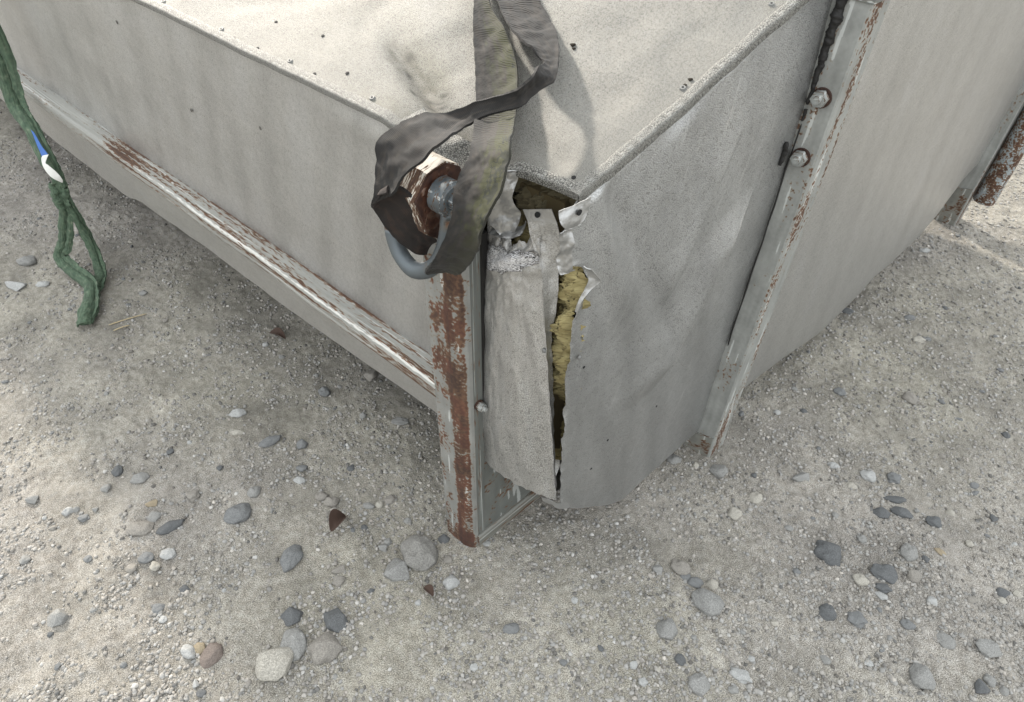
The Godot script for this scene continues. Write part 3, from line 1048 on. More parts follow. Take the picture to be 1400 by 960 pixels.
func build_corner(box: Node3D) -> void:
	# lumpy mineral wool behind the split
	var wf := func(u: float, v: float) -> Vector3:
		var h := lerpf(0.36, 1.0, v)
		var a := lerpf(-0.02, -0.178, u)
		var b := lerpf(0.080, 0.115, u * u)
		var k := wob.get_noise_3d(u * 5.0, h * 26.0, 4.0) * 0.016 + wob.get_noise_3d(u * 24.0, h * 42.0, 9.0) * 0.007 + wob.get_noise_3d(u * 60.0, h * 130.0, 2.0) * 0.006
		var out := 0.022 * smooth(0.62, 0.9, u) * smooth(0.56, 0.68, h) * smooth(0.95, 0.88, h)
		return loc(a - k - out * 0.4, b + k - out * 1.7 + 0.035 * smooth(0.62, 0.52, h), h)
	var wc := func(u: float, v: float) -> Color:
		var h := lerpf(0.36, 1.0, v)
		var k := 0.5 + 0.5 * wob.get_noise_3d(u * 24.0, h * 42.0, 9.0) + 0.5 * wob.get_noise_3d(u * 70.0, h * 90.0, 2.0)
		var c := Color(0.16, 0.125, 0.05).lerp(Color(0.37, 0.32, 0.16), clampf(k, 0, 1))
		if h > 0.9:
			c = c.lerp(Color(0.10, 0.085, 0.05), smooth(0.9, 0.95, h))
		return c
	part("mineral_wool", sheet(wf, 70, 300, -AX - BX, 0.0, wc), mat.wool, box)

	# the left corner sheet, torn free along its right edge
	var ff := func(u: float, v: float) -> Vector3:
		var l: Vector3 = cat(FLAP_L, v)
		var r: Vector3 = cat(FLAP_R, v)
		var p := l.lerp(r, u)
		var top := smooth(0.82, 1.0, v)
		p.y -= 0.014 * sin(PI * u) * (1.0 - 0.4 * top) + 0.004 * wob.get_noise_2d(u * 3.0, v * 5.0) + 0.0007 * wob.get_noise_2d(u * 9.0, v * 12.0)
		p.y += 0.006 * top * wob.get_noise_2d(u * 7.0 + 5.0, v * 6.0)
		p.z += top * (0.020 * wob.get_noise_1d(u * 5.0 + 1.5) - 0.018 * exp(-pow((u - 0.55) / 0.3, 2.0)))
		p.z += 0.005 * (1.0 - smooth(0.0, 0.06, v)) * wob.get_noise_1d(u * 8.0)
		return lv(p)
	part("torn_corner_sheet", sheet(ff, 60, 130, -BX, 0.0012, func(u: float, v: float) -> Color:
		var s := 0.97 + 0.10 * wob.get_noise_2d(u * 4.0, v * 6.0) + 0.05 * wob.get_noise_2d(u * 14.0, v * 3.0)
		return Color(s, s * 0.99, s * 0.975)), mat.alu, box)
	# where the embossed skin is scraped to bright pitted metal
	var sf := func(u: float, v: float) -> Vector3:
		var ang := u * TAU
		var r := v * (1.25 + 0.35 * wob.get_noise_2d(cos(ang) * 2.0 + 4.0, sin(ang) * 2.0))
		return (ff.call(clampf(0.46 + 0.44 * r * cos(ang), 0.02, 0.985), clampf(0.81 + 0.085 * r * sin(ang), 0.6, 0.93)) as Vector3) - BX * 0.0016 - AX * 0.0004
	part("scraped_patch", sheet(sf, 40, 22, -BX, 0.0004, null, func(u: float, v: float) -> Vector2: return Vector2(0.5 + 0.48 * v * cos(u * TAU), 0.5 + 0.3 * v * sin(u * TAU))), mat.flap, box)
	# its folded flange
	var strip := [[Vector3(-0.094, 0.048, 0.978), Vector3(-0.134, 0.060, 0.991)], [Vector3(-0.104, 0.048, 0.963), Vector3(-0.143, 0.062, 0.972)], [Vector3(-0.114, 0.048, 0.930), Vector3(-0.149, 0.066, 0.942)], [Vector3(-0.134, 0.048, 0.890), Vector3(-0.148, 0.068, 0.893)], [Vector3(-0.142, 0.048, 0.824), Vector3(-0.150, 0.068, 0.835)], [Vector3(-0.150, 0.048, 0.765), Vector3(-0.146, 0.068, 0.750)], [Vector3(-0.162, 0.048, 0.680), Vector3(-0.155, 0.068, 0.660)], [Vector3(-0.180, 0.049, 0.540), Vector3(-0.170, 0.068, 0.514)], [Vector3(-0.201, 0.049, 0.366), Vector3(-0.188, 0.068, 0.332)]]
	part("corner_flange", ribbon(strip.slice(1), 80, 8, 0.0012, 0.004, -AX - BX, 0.003), mat.alu, box)
	var tab := part("bare_metal_tab", ribbon(strip.slice(0, 2), 10, 8, 0.0012, 0.001, -AX - BX), mat.bare, box)
	disc("drill_hole", tab, lv(Vector3(-0.1165, 0.0525, 0.9775)), -AX * 0.3 - BX + Vector3(0, 0.5, 0), 0.0042, 0.0010, mat.hole)
	# slivers and curls of torn metal
	var sl := [[Vector3(-0.055, 0.046, 0.915), Vector3(-0.068, 0.056, 0.915)], [Vector3(-0.031, 0.045, 0.937), Vector3(-0.076, 0.062, 0.954)], [Vector3(-0.049, 0.043, 0.980), Vector3(-0.064, 0.058, 0.983)], [Vector3(-0.055, 0.045, 1.005), Vector3(-0.072, 0.060, 1.008)], [Vector3(-0.062, 0.046, 1.026), Vector3(-0.072, 0.060, 1.022)]]
	part("torn_sliver", ribbon(sl, 36, 8, 0.0012, 0.008, -BX - AX), mat.bare, box)
	var curl := [[Vector3(-0.028, 0.050, 0.905), Vector3(-0.028, 0.068, 0.918)], [Vector3(-0.048, 0.044, 0.912), Vector3(-0.050, 0.066, 0.926)], [Vector3(-0.070, 0.046, 0.918), Vector3(-0.074, 0.064, 0.934)], [Vector3(-0.086, 0.052, 0.930), Vector3(-0.088, 0.062, 0.950)]]
	part("torn_sliver", ribbon(curl, 20, 8, 0.0012, 0.008, -BX), mat.bare, box)
	var behind := [[Vector3(-0.012, 0.060, 0.880), Vector3(-0.050, 0.062, 0.890)], [Vector3(-0.012, 0.062, 0.930), Vector3(-0.052, 0.066, 0.940)], [Vector3(-0.020, 0.066, 0.985), Vector3(-0.056, 0.070, 0.992)]]
	part("folded_side_sheet", ribbon(behind, 20, 8, 0.0012, 0.003, -BX), mat.alu, box)
	var peel := [[Vector3(-0.186, 0.014, 1.030), Vector3(-0.191, 0.067, 1.032)], [Vector3(-0.190, 0.013, 1.014), Vector3(-0.194, 0.060, 1.016)], [Vector3(-0.192, 0.022, 1.002), Vector3(-0.195, 0.044, 1.002)]]
	var pl := part("peeled_corner", ribbon(peel, 14, 14, 0.0012, 0.005, -AX), mat.bare, box)
	disc("drill_hole", pl, lv(Vector3(-0.196, 0.040, 1.022)), -AX, 0.0042, 0.0016, mat.hole)
	var crush := [[Vector3(-0.190, 0.013, 1.000), Vector3(-0.192, 0.034, 0.998)], [Vector3(-0.188, 0.018, 0.975), Vector3(-0.193, 0.036, 0.966)], [Vector3(-0.186, 0.018, 0.944), Vector3(-0.192, 0.040, 0.931)], [Vector3(-0.186, 0.022, 0.930), Vector3(-0.190, 0.050, 0.922)]]
	part("crushed_edge", ribbon(crush, 40, 10, 0.0012, 0.010, -AX), mat.bare, box)
	var tongue := [[Vector3(-0.192, 0.066, 0.921), Vector3(-0.200, 0.072, 0.916)], [Vector3(-0.194, 0.076, 0.899), Vector3(-0.204, 0.093, 0.888)], [Vector3(-0.196, 0.071, 0.884), Vector3(-0.202, 0.078, 0.880)], [Vector3(-0.195, 0.060, 0.865), Vector3(-0.199, 0.062, 0.863)], [Vector3(-0.193, 0.056, 0.845), Vector3(-0.196, 0.058, 0.843)]]
	part("peeled_tongue", ribbon(tongue, 30, 8, 0.0012, 0.004, -AX), mat.bare, box)
	var foot := [[Vector3(-0.168, 0.046, 0.346), Vector3(-0.174, 0.046, 0.336)], [Vector3(-0.190, 0.046, 0.358), Vector3(-0.194, 0.050, 0.338)], [Vector3(-0.198, 0.060, 0.338), Vector3(-0.198, 0.066, 0.314)], [Vector3(-0.196, 0.075, 0.325), Vector3(-0.196, 0.100, 0.278)], [Vector3(-0.193, 0.100, 0.300), Vector3(-0.193, 0.108, 0.275)]]
	part("crumpled_foot", ribbon(foot, 24, 6, 0.0012, 0.003, -AX - BX), mat.bare, box)
	# underside
	var under := [[Vector3(5.9, 0.06, 0.41), Vector3(0.0, 0.06, 0.39)], [Vector3(5.9, 0.17, 0.30), Vector3(-0.10, 0.17, 0.30)], [Vector3(5.9, 0.34, 0.17), Vector3(-0.12, 0.34, 0.17)], [Vector3(5.9, 2.3, 0.16), Vector3(-0.12, 2.3, 0.16)]]
	part("under_sheet", ribbon(under, 30, 20, 0.0015, 0.0, Vector3.DOWN), mat.alu, box)

func disc(called: String, parent: Node3D, at: Vector3, axis: Vector3, radius: float, height: float, m: Material, sides := 16, top := -1.0) -> MeshInstance3D:
	var key := "disc %f %f %d %f" % [radius, height, sides, top]
	if not used.has(key):
		var c := CylinderMesh.new()
		c.top_radius = radius if top < 0 else top
		c.bottom_radius = radius
		c.height = height
		c.radial_segments = sides
		c.rings = 1
		used[key] = c
	var o := part(called, used[key], m, parent, at)
	var y := axis.normalized()
	var x := y.cross(Vector3(0.31, 0.2, 0.93)).normalized()
	o.basis = Basis(x, y, x.cross(y))
	return o

func build_frame(box: Node3D) -> void:
	# near corner post: a folded channel, its worn round corner towards the end of the crate
	var pa := PackedVector2Array([Vector2(0.072, 0.046), Vector2(0.072, 0.004), Vector2(0.070, 0.0), Vector2(0.018, 0.0), Vector2(0.006, 0.003), Vector2(-0.004, 0.009), Vector2(-0.010, 0.016), Vector2(-0.012, 0.022), Vector2(-0.004, 0.024), Vector2(-0.004, 0.046)])
	# start the outline on the far side of the face so that the paint map runs face, corner, web
	var post := part("corner_post", extrude(pa, func(p: Vector2, t: float) -> Vector3: return loc(p.x, p.y, lerpf(-0.02, 0.955, t)), 1), mat.post_a, box)
	var web := PackedVector2Array([Vector2(-0.009, 0.046), Vector2(-0.009, 0.24), Vector2(0.0, 0.24), Vector2(0.0, 0.046)])
	part("post_web", extrude(web, func(p: Vector2, t: float) -> Vector3: return loc(p.x, p.y, lerpf(0.045, 0.40, t))), mat.paint, post)
	var side := PackedVector2Array([Vector2(-0.0105, 0.0225), Vector2(-0.0105, 0.046), Vector2(-0.0045, 0.046), Vector2(-0.0045, 0.0225)])
	part("post_side", extrude(side, func(p: Vector2, t: float) -> Vector3: return loc(p.x, p.y, lerpf(0.0, 0.95, t))), mat.paint, post)  # darker paint: shade between post and flap put into the colour
	var gap := PackedVector2Array([Vector2(-0.016, 0.046), Vector2(-0.016, 0.058), Vector2(0.004, 0.058), Vector2(0.004, 0.046)])
	part("gap_shade_strip", extrude(gap, func(p: Vector2, t: float) -> Vector3: return loc(p.x + 0.006 * (1.0 - t), p.y, lerpf(0.44, 0.90, t)), 6), mat.sealant, post)  # dark strip put in for the shade of the gap beside the flap
	bolt(post, lv(Vector3(-0.011, 0.034, 0.512)), -AX, 0.0085)
	# foot beam under the end of the crate
	var beam := PackedVector2Array([Vector2(-0.004, 0.0), Vector2(-0.016, 0.002), Vector2(-0.018, 0.008), Vector2(-0.018, 0.044), Vector2(-0.014, 0.048), Vector2(0.05, 0.048), Vector2(0.05, 0.0)])
	part("foot_beam", extrude(beam, func(p: Vector2, t: float) -> Vector3: return loc(p.x, lerpf(0.02, 1.9, t), p.y)), mat.beam, box)
	# side rail: folded steel channel with a drip lip
	var rail := PackedVector2Array([Vector2(0.056, 0.534), Vector2(0.008, 0.534), Vector2(0.002, 0.531), Vector2(-0.001, 0.525), Vector2(-0.001, 0.498), Vector2(0.001, 0.495), Vector2(0.014, 0.495), Vector2(0.014, 0.520), Vector2(0.056, 0.520)])
	part("side_rail", extrude(rail, func(p: Vector2, t: float) -> Vector3: return loc(lerpf(0.068, 5.95, t), p.x + 0.0015 * sin(t * 80.0), p.y + 0.002 * sin(t * 17.0)), 46), mat.rail, box)
	var sk := func(u: float, v: float) -> Vector3:
		var a := lerpf(0.068, 5.95, pow(u, 1.5))
		var lo := 0.424 - 0.030 * smooth(0.1, 0.7, a) - 0.022 * smooth(0.9, 1.36, a) - 0.03 * smooth(1.36, 1.5, a) + 0.004 * wob.get_noise_1d(a * 6.0)
		return loc(a, 0.008 + 0.004 * (1.0 - v) + 0.002 * wob.get_noise_2d(a * 5.0, v), lerpf(lo, 0.512, v))
	var skc := func(u: float, v: float) -> Color:
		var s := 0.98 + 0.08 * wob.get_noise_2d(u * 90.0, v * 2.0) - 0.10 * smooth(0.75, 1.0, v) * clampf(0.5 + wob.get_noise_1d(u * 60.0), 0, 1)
		return Color(s, s * 0.99, s * 0.97)
	part("skirt_sheet", sheet(sk, 120, 14, -BX, 0.0015, skc), mat.alu, box)
	# bolted posts in the long end
	for k in 2:
		var b0: float = [0.637, 2.318][k]
		var a0: float = [-0.240, -0.236][k]
		var pb := PackedVector2Array([Vector2(a0 + 0.062, b0), Vector2(a0 + 0.003, b0), Vector2(a0, b0 + 0.003), Vector2(a0, b0 + 0.068), Vector2(a0 + 0.007, b0 + 0.068), Vector2(a0 + 0.007, b0 + 0.010), Vector2(a0 + 0.062, b0 + 0.010)])
		var top: float = [1.158, 1.70][k]
		var up := part("bolted_post", extrude(pb, func(p: Vector2, t: float) -> Vector3: return loc(p.x, p.y, lerpf(-0.015, top, t))), mat.post_b, box)
		var fo := PackedVector2Array([Vector2(a0 + 0.004, b0 - 0.004), Vector2(a0 + 0.100, b0 - 0.004), Vector2(a0 + 0.100, b0 + 0.060), Vector2(a0 + 0.004, b0 + 0.060)])
		part("post_foot", extrude(fo, func(p: Vector2, t: float) -> Vector3: return loc(p.x, p.y, lerpf(-0.015, [0.085, 0.16][k] - 0.25 * (p.x - a0), t))), mat.beam, up)
		if k == 0:
			bolt(up, lv(Vector3(-0.213, b0, 1.003)), -BX, 0.0135)
			bolt(up, lv(Vector3(-0.213, b0, 0.891)), -BX, 0.0135)
			var cap := PackedVector2Array([Vector2(a0 + 0.08, b0 - 0.003), Vector2(a0 - 0.003, b0 - 0.003), Vector2(a0 - 0.003, b0 + 0.074), Vector2(a0 + 0.08, b0 + 0.074)])
			part("splice_plate", extrude(cap, func(p: Vector2, t: float) -> Vector3: return loc(p.x, p.y, lerpf(top + 0.001, top + 0.012, t))), mat.paint, up)
			var ext := PackedVector2Array([Vector2(a0 + 0.062, b0 + 0.004), Vector2(a0 + 0.010, b0 + 0.004), Vector2(a0 + 0.010, b0 + 0.060), Vector2(a0 + 0.062, b0 + 0.060)])
			part("upper_post", extrude(ext, func(p: Vector2, t: float) -> Vector3: return loc(p.x, p.y, lerpf(top + 0.012, 1.42, t))), mat.paint, up)
	# black sealant squeezed out along the bolted post
	var runs := [[1.215, 1.06, 0.011, 0.006], [1.063, 0.985, 0.0055, 0.0028], [0.978, 0.955, 0.003, 0.002], [0.95, 0.40, 0.0016, 0.0016]]
	for k in runs.size():
		var q = runs[k]
		var pts := []
		var rad := []
		for i in 14:
			var h := lerpf(q[0], q[1], i / 13.0)
			pts.append(loc(-0.194 + 0.002 * wob.get_noise_1d(h * 50.0), 0.634 + 0.003 * wob.get_noise_1d(h * 60.0 + 9.0), h))
			var r: float = lerpf(q[2], q[3], i / 13.0) * (1.0 + 0.6 * wob.get_noise_1d(h * 90.0))
			rad.append(Vector2(r, r))
		part("sealant_bead", tube(pts, rad, 10, 90, 0.5 if k < 3 else 0.2, 70.0, AX), mat.sealant, box)
	var blob := []
	for i in 6:
		blob.append(loc(-0.193, 0.605 + 0.004 * wob.get_noise_1d(i * 3.0), lerpf(0.925, 0.878, i / 5.0)))
	part("sealant_bead", tube(blob, [Vector2(0.004, 0.003), Vector2(0.0055, 0.003), Vector2(0.003, 0.002)], 10, 40, 0.5, 80.0, BX), mat.sealant, box)
	# lifting lug on the near post: a thick six-sided plate
	var hexa := PackedVector2Array([Vector2(-0.062, 0.995), Vector2(-0.036, 1.028), Vector2(-0.004, 1.036), Vector2(0.020, 1.022), Vector2(0.030, 0.990), Vector2(0.026, 0.93), Vector2(-0.006, 0.90), Vector2(-0.046, 0.935)])
	var lug := part("lifting_lug", extrude(hexa, func(p: Vector2, t: float) -> Vector3: return loc(lerpf(0.0, 0.052, t), p.x, p.y)), mat.lug, box)
	var face := PackedVector2Array()
	for q in hexa:
		face.append(Vector2(-0.008, 0.968) + (q - Vector2(-0.008, 0.968)) * 0.97)
	part("lug_face", extrude(face, func(p: Vector2, t: float) -> Vector3: return loc(lerpf(-0.0035, -0.0002, t), p.x, p.y)), mat.rust, lug)
	var neck := PackedVector2Array([Vector2(0.060, -0.0), Vector2(0.060, 0.044), Vector2(0.002, 0.044), Vector2(0.002, 0.0)])
	part("lug_neck", extrude(neck, func(p: Vector2, t: float) -> Vector3: return loc(p.x, p.y, lerpf(0.956, 0.985, t))), mat.rust, box)
	# upright pipe beside the far post
	var pipe := CylinderMesh.new()
	pipe.top_radius = 0.038
	pipe.bottom_radius = 0.038
	pipe.height = 1.5
	pipe.radial_segments = 40
	pipe.rings = 8
	part("rusty_pipe", pipe, mat.pipe, box, loc(-0.275, 2.375, 0.105 + 0.75))

func bolt(parent: Node3D, at: Vector3, axis: Vector3, r: float) -> void:
	disc("washer", parent, at + axis * 0.0015, axis, r * 1.30, 0.004, mat.rust, 28)
	disc("nut", parent, at + axis * 0.009, axis, r * 1.12, 0.012, mat.nut, 6, r * 1.06)
	disc("bolt_end", parent, at + axis * 0.017, axis, r * 0.62, 0.010, mat.nut, 20, r * 0.52)

func build_fixings(box: Node3D) -> void:
	for p in [Vector2(0.682, 0.064), Vector2(0.464, 0.065), Vector2(0.245, 0.067), Vector2(0.90, 0.064), Vector2(-0.147, 0.503), Vector2(-0.154, 0.294), Vector2(-0.15, 0.72), Vector2(1.12, 0.065)]:
		var at := roof_point(p.x, p.y)
		var up := (roof_point(p.x + 0.01, p.y) - roof_point(p.x - 0.01, p.y)).cross(roof_point(p.x, p.y + 0.01) - roof_point(p.x, p.y - 0.01)).normalized()
		if up.y < 0:
			up = -up
		var rv := disc("rivet", box, at + up * 0.0012, up, 0.0052, 0.0028, mat.rivet, 20, 0.0040)
		disc("rivet_core", rv, Vector3(0, 0.0012, 0), Vector3.UP, 0.0018, 0.0012, mat.hole, 12)
	for p in [Vector2(0.633, 0.059), Vector2(0.336, 0.089), Vector2(-0.148, 0.083), Vector2(0.56, 0.062), Vector2(0.39, 0.062), Vector2(0.60, 0.13), Vector2(0.47, 0.14)]:
		var at := roof_point(p.x, p.y)
		var up := Vector3.UP - BX * 0.3
		disc("screw_hole", box, at + up * 0.0006, up, 0.0032, 0.0012, mat.hole, 14)
	for q in [Vector2(0.095, 0.70), Vector2(0.20, 0.42), Vector2(0.36, 0.40), Vector2(0.16, 0.36)]:
		disc("dent_mark", box, loc(-0.19 + panel_bulge(q.x, q.y), q.x, q.y), -AX, 0.0026, 0.0016, mat.hole, 10)
	var fl := lv(Vector3(-0.149, 0.046, 0.74))
	disc("rivet", box, fl, -BX, 0.004, 0.003, mat.rivet, 16, 0.003)
	disc("rivet", box, loc(-0.194 + panel_bulge(0.078, 0.735), 0.078, 0.735), -AX, 0.004, 0.003, mat.rivet, 16, 0.003)
	# scuffs on the side sheet: small dents
	var mark := std(Color(0.36, 0.35, 0.33), 0.9)
	for q in [Vector2(0.60, 0.86), Vector2(1.15, 0.93), Vector2(0.90, 0.80)]:
		disc("dent_mark", box, loc(q.x, 0.049, q.y), -BX, 0.004, 0.0012, mark, 12)

# ---------------------------------------------------------------- shackle and slings
func build_shackle() -> void:
	var s := thing("bow_shackle", "galvanised steel bow shackle hanging from the rusty lug on the corner post", "shackle", ORIGIN + loc(0.03, -0.02, 0.82))
	var o := -loc(0.03, -0.02, 0.82)
	var path := [Vector3(-0.026, -0.022, 0.985), Vector3(-0.027, -0.026, 0.960), Vector3(-0.024, -0.031, 0.925), Vector3(-0.012, -0.036, 0.890), Vector3(0.010, -0.040, 0.863), Vector3(0.040, -0.043, 0.850), Vector3(0.070, -0.041, 0.862), Vector3(0.088, -0.037, 0.890), Vector3(0.093, -0.032, 0.925), Vector3(0.090, -0.027, 0.960), Vector3(0.082, -0.022, 0.985)]
	var pts := []
	for p in path:
		pts.append(lv(p) + o)
	part("bow", tube(pts, [Vector2(0.0125, 0.0125), Vector2(0.0125, 0.0125), Vector2(0.0135, 0.0135), Vector2(0.0125, 0.0125), Vector2(0.0125, 0.0125)], 24, 90, 0.02, 60.0, BX), mat.zinc, s)
	for e in [[-0.020, "eye"], [0.074, "eye"]]:
		var ey := disc(e[1], s, lv(Vector3(e[0], -0.021, 0.995)) + o, AX, 0.026, 0.024, mat.zinc, 40)
		disc("eye_rim", ey, Vector3(0, -0.0135 if e[0] < 0 else 0.0135, 0), Vector3.UP if e[0] > 0 else Vector3.DOWN, 0.025, 0.003, mat.zinc, 40, 0.021)
	disc("pin", s, lv(Vector3(0.025, -0.021, 0.995)) + o, AX, 0.0125, 0.135, mat.zinc, 28)

func strap_uv(v0: float, v1: float) -> Callable:
	return func(u: float, v: float) -> Vector2: return Vector2(u, lerpf(v0, v1, v))

func build_strap() -> void:
	var t := thing("lifting_strap", "worn brown webbing lifting strap with mossy green patches threaded through the shackle", "strap", ORIGIN + loc(0.0, 0.0, 1.02))
	var s1 := [ [Vector3(0.385, 0.430, 1.162), Vector3(0.379, 0.433, 1.163)], [Vector3(0.315, 0.353, 1.147), Vector3(0.296, 0.360, 1.149)], [Vector3(0.243, 0.283, 1.129), Vector3(0.220, 0.292, 1.133)], [Vector3(0.183, 0.223, 1.110), Vector3(0.138, 0.245, 1.118)], [Vector3(0.131, 0.177, 1.091), Vector3(0.075, 0.204, 1.099)], [Vector3(0.086, 0.135, 1.077), Vector3(0.027, 0.159, 1.085)], [Vector3(0.033, 0.084, 1.071), Vector3(-0.020, 0.108, 1.078)], [Vector3(-0.053, -0.005, 1.081), Vector3(-0.119, -0.005, 1.108)], [Vector3(-0.074, -0.035, 1.071), Vector3(-0.143, -0.035, 1.096)], [Vector3(-0.082, -0.060, 1.048), Vector3(-0.155, -0.060, 1.076)], [Vector3(-0.091, -0.075, 1.024), Vector3(-0.151, -0.075, 1.045)], [Vector3(-0.083, -0.082, 0.986), Vector3(-0.144, -0.080, 1.018)], [Vector3(-0.057, -0.080, 0.938), Vector3(-0.135, -0.075, 0.988)], [Vector3(-0.027, -0.070, 0.898), Vector3(-0.106, -0.060, 0.946)], [Vector3(-0.006, -0.055, 0.872), Vector3(-0.074, -0.050, 0.906)], [Vector3(-0.001, -0.040, 0.858), Vector3(-0.044, -0.040, 0.881)], [Vector3(0.012, -0.025, 0.858), Vector3(-0.027, -0.022, 0.878)] ]
	var s2 := [ [Vector3(0.393, 0.438, 1.159), Vector3(0.326, 0.473, 1.165)], [Vector3(0.306, 0.376, 1.144), Vector3(0.252, 0.418, 1.148)], [Vector3(0.212, 0.305, 1.132), Vector3(0.171, 0.357, 1.130)], [Vector3(0.125, 0.243, 1.127), Vector3(0.122, 0.326, 1.123)], [Vector3(0.062, 0.211, 1.126), Vector3(0.068, 0.282, 1.124)], [Vector3(0.018, 0.197, 1.119), Vector3(0.022, 0.237, 1.120)], [Vector3(0.004, 0.187, 1.118), Vector3(-0.010, 0.198, 1.113)], [Vector3(-0.020, 0.150, 1.130), Vector3(-0.033, 0.169, 1.108)], [Vector3(-0.030, 0.122, 1.121), Vector3(-0.031, 0.140, 1.101)], [Vector3(-0.029, 0.105, 1.113), Vector3(-0.037, 0.110, 1.094)], [Vector3(-0.015, 0.092, 1.105), Vector3(-0.030, 0.095, 1.090)], [Vector3(0.014, 0.072, 1.093), Vector3(-0.005, 0.068, 1.081)], [Vector3(0.049, 0.048, 1.074), Vector3(0.009, 0.040, 1.067)], [Vector3(0.067, 0.020, 1.075), Vector3(-0.021, -0.020, 1.081)], [Vector3(0.066, -0.020, 1.074), Vector3(-0.019, -0.050, 1.067)], [Vector3(0.074, -0.050, 1.058), Vector3(-0.004, -0.065, 1.049)], [Vector3(0.063, -0.070, 1.033), Vector3(0.007, -0.075, 1.031)], [Vector3(0.046, -0.088, 1.003), Vector3(0.012, -0.085, 1.016)], [Vector3(0.048, -0.094, 0.984), Vector3(0.018, -0.086, 1.006)] ]
	var s3 := [[Vector3(0.050, -0.094, 0.980), Vector3(0.018, -0.086, 1.008)], [Vector3(0.058, -0.085, 0.966), Vector3(0.024, -0.075, 1.013)], [Vector3(0.052, -0.080, 0.948), Vector3(0.007, -0.060, 1.001)], [Vector3(0.042, -0.070, 0.919), Vector3(-0.002, -0.045, 0.966)], [Vector3(0.025, -0.050, 0.892), Vector3(0.004, -0.030, 0.925)], [Vector3(0.021, -0.030, 0.880), Vector3(0.012, -0.016, 0.900)]]
	var o := -Vector3(0, 1.02, 0)
	for q in [[s1, 0.0, 1.0, "front_strand", mat.webbing, 220, 0.004], [s2, 0.05, 0.95, "looped_strand", mat.webbing_dark, 220, 0.003], [s3, 0.72, 1.0, "folded_end", mat.webbing_red, 60, 0.004]]:
		part(q[3], ribbon(q[0], q[5], 12, 0.0038, 0.005, Vector3(0, 0.6, 1.0), q[6], strap_uv(q[1], q[2])), q[4], t, o)

func build_green_sling() -> void:
	var at := Vector3(1.55, -0.17, 0.0)
	var t := thing("round_sling", "limp dark green fabric sling hanging past the side rail down to the gravel", "sling", ORIGIN + lv(at))
	var o := -lv(at)
	var g := [[Vector3(1.85, 0.25, 1.12), 0.034], [Vector3(1.87, 0.06, 1.06), 0.034], [Vector3(1.896, -0.005, 0.937), 0.034], [Vector3(1.924, -0.030, 0.784), 0.036], [Vector3(1.930, -0.040, 0.630), 0.032], [Vector3(1.906, -0.060, 0.527), 0.029], [Vector3(1.835, -0.070, 0.494), 0.027], [Vector3(1.740, -0.088, 0.430), 0.028], [Vector3(1.709, -0.093, 0.360), 0.024], [Vector3(1.705, -0.103, 0.305), 0.023]]
	var gl := [[Vector3(1.705, -0.103, 0.325), 0.020], [Vector3(1.703, -0.122, 0.240), 0.020], [Vector3(1.735, -0.155, 0.130), 0.021], [Vector3(1.757, -0.183, 0.075), 0.022], [Vector3(1.695, -0.181, 0.050), 0.026], [Vector3(1.592, -0.172, 0.040), 0.029], [Vector3(1.501, -0.212, 0.032), 0.032], [Vector3(1.440, -0.258, 0.026), 0.033], [Vector3(1.418, -0.272, 0.020), 0.026]]
	var gr := [[Vector3(1.702, -0.103, 0.325), 0.020], [Vector3(1.690, -0.102, 0.240), 0.020], [Vector3(1.684, -0.099, 0.140), 0.021], [Vector3(1.647, -0.113, 0.050), 0.021], [Vector3(1.601, -0.145, 0.025), 0.020], [Vector3(1.575, -0.185, 0.022), 0.017]]
	for q in [[g, "gathered_strand", 110], [gl, "left_strand", 90], [gr, "right_strand", 60]]:
		var pts := []
		var rad := []
		for e in q[0]:
			pts.append(lv(e[0]) + o)
			rad.append(Vector2(e[1] * 1.05, e[1] * 0.36))
		var sd := part("strand", folded_tube(pts, rad, 44, q[2], 0.34 if q[1] != "right_strand" else 0.6, Vector3(0.2, 0.5, 0.8)), mat.green, t)
		var core := []
		var fill := []
		for k in pts.size():
			core.append(pts[k] - Vector3(0.1, 0.25, 0.4) * (rad[k] as Vector2).y)
			fill.append((rad[k] as Vector2) * Vector2(0.72, 0.6))
		part("inner_fold", tube(core, fill, 20, q[2], 0.3, 40.0, Vector3(0.2, 0.5, 0.8)), mat.green, sd)
	# stitched collar where the two strands part
	part("collar", folded_tube([lv(Vector3(1.715, -0.100, 0.345)) + o, lv(Vector3(1.706, -0.108, 0.305)) + o, lv(Vector3(1.700, -0.116, 0.262)) + o], [Vector2(0.024, 0.016), Vector2(0.027, 0.018), Vector2(0.026, 0.016)], 30, 24, 0.25, Vector3(0.2, 0.5, 0.8)), mat.green, t)
	var blue := [[Vector3(1.776, -0.087, 0.497), Vector3(1.765, -0.085, 0.491)], [Vector3(1.735, -0.099, 0.465), Vector3(1.723, -0.091, 0.462)], [Vector3(1.709, -0.107, 0.439), Vector3(1.697, -0.092, 0.445)]]
	part("blue_core", ribbon(blue, 16, 6, 0.003, 0.002, Vector3(0, 1, 1)), mat.blue, t, o)
	var white := [[Vector3(1.701, -0.106, 0.444), Vector3(1.689, -0.092, 0.448)], [Vector3(1.695, -0.115, 0.437), Vector3(1.686, -0.110, 0.429)], [Vector3(1.686, -0.121, 0.418), Vector3(1.676, -0.108, 0.422)], [Vector3(1.673, -0.119, 0.394), Vector3(1.663, -0.102, 0.407)], [Vector3(1.662, -0.108, 0.374), Vector3(1.655, -0.097, 0.388)], [Vector3(1.661, -0.098, 0.363), Vector3(1.659, -0.094, 0.370)]]
	part("white_label", ribbon(white, 24, 6, 0.002, 0.003, Vector3(0, 1, 1)), mat.white_tag, t, o)

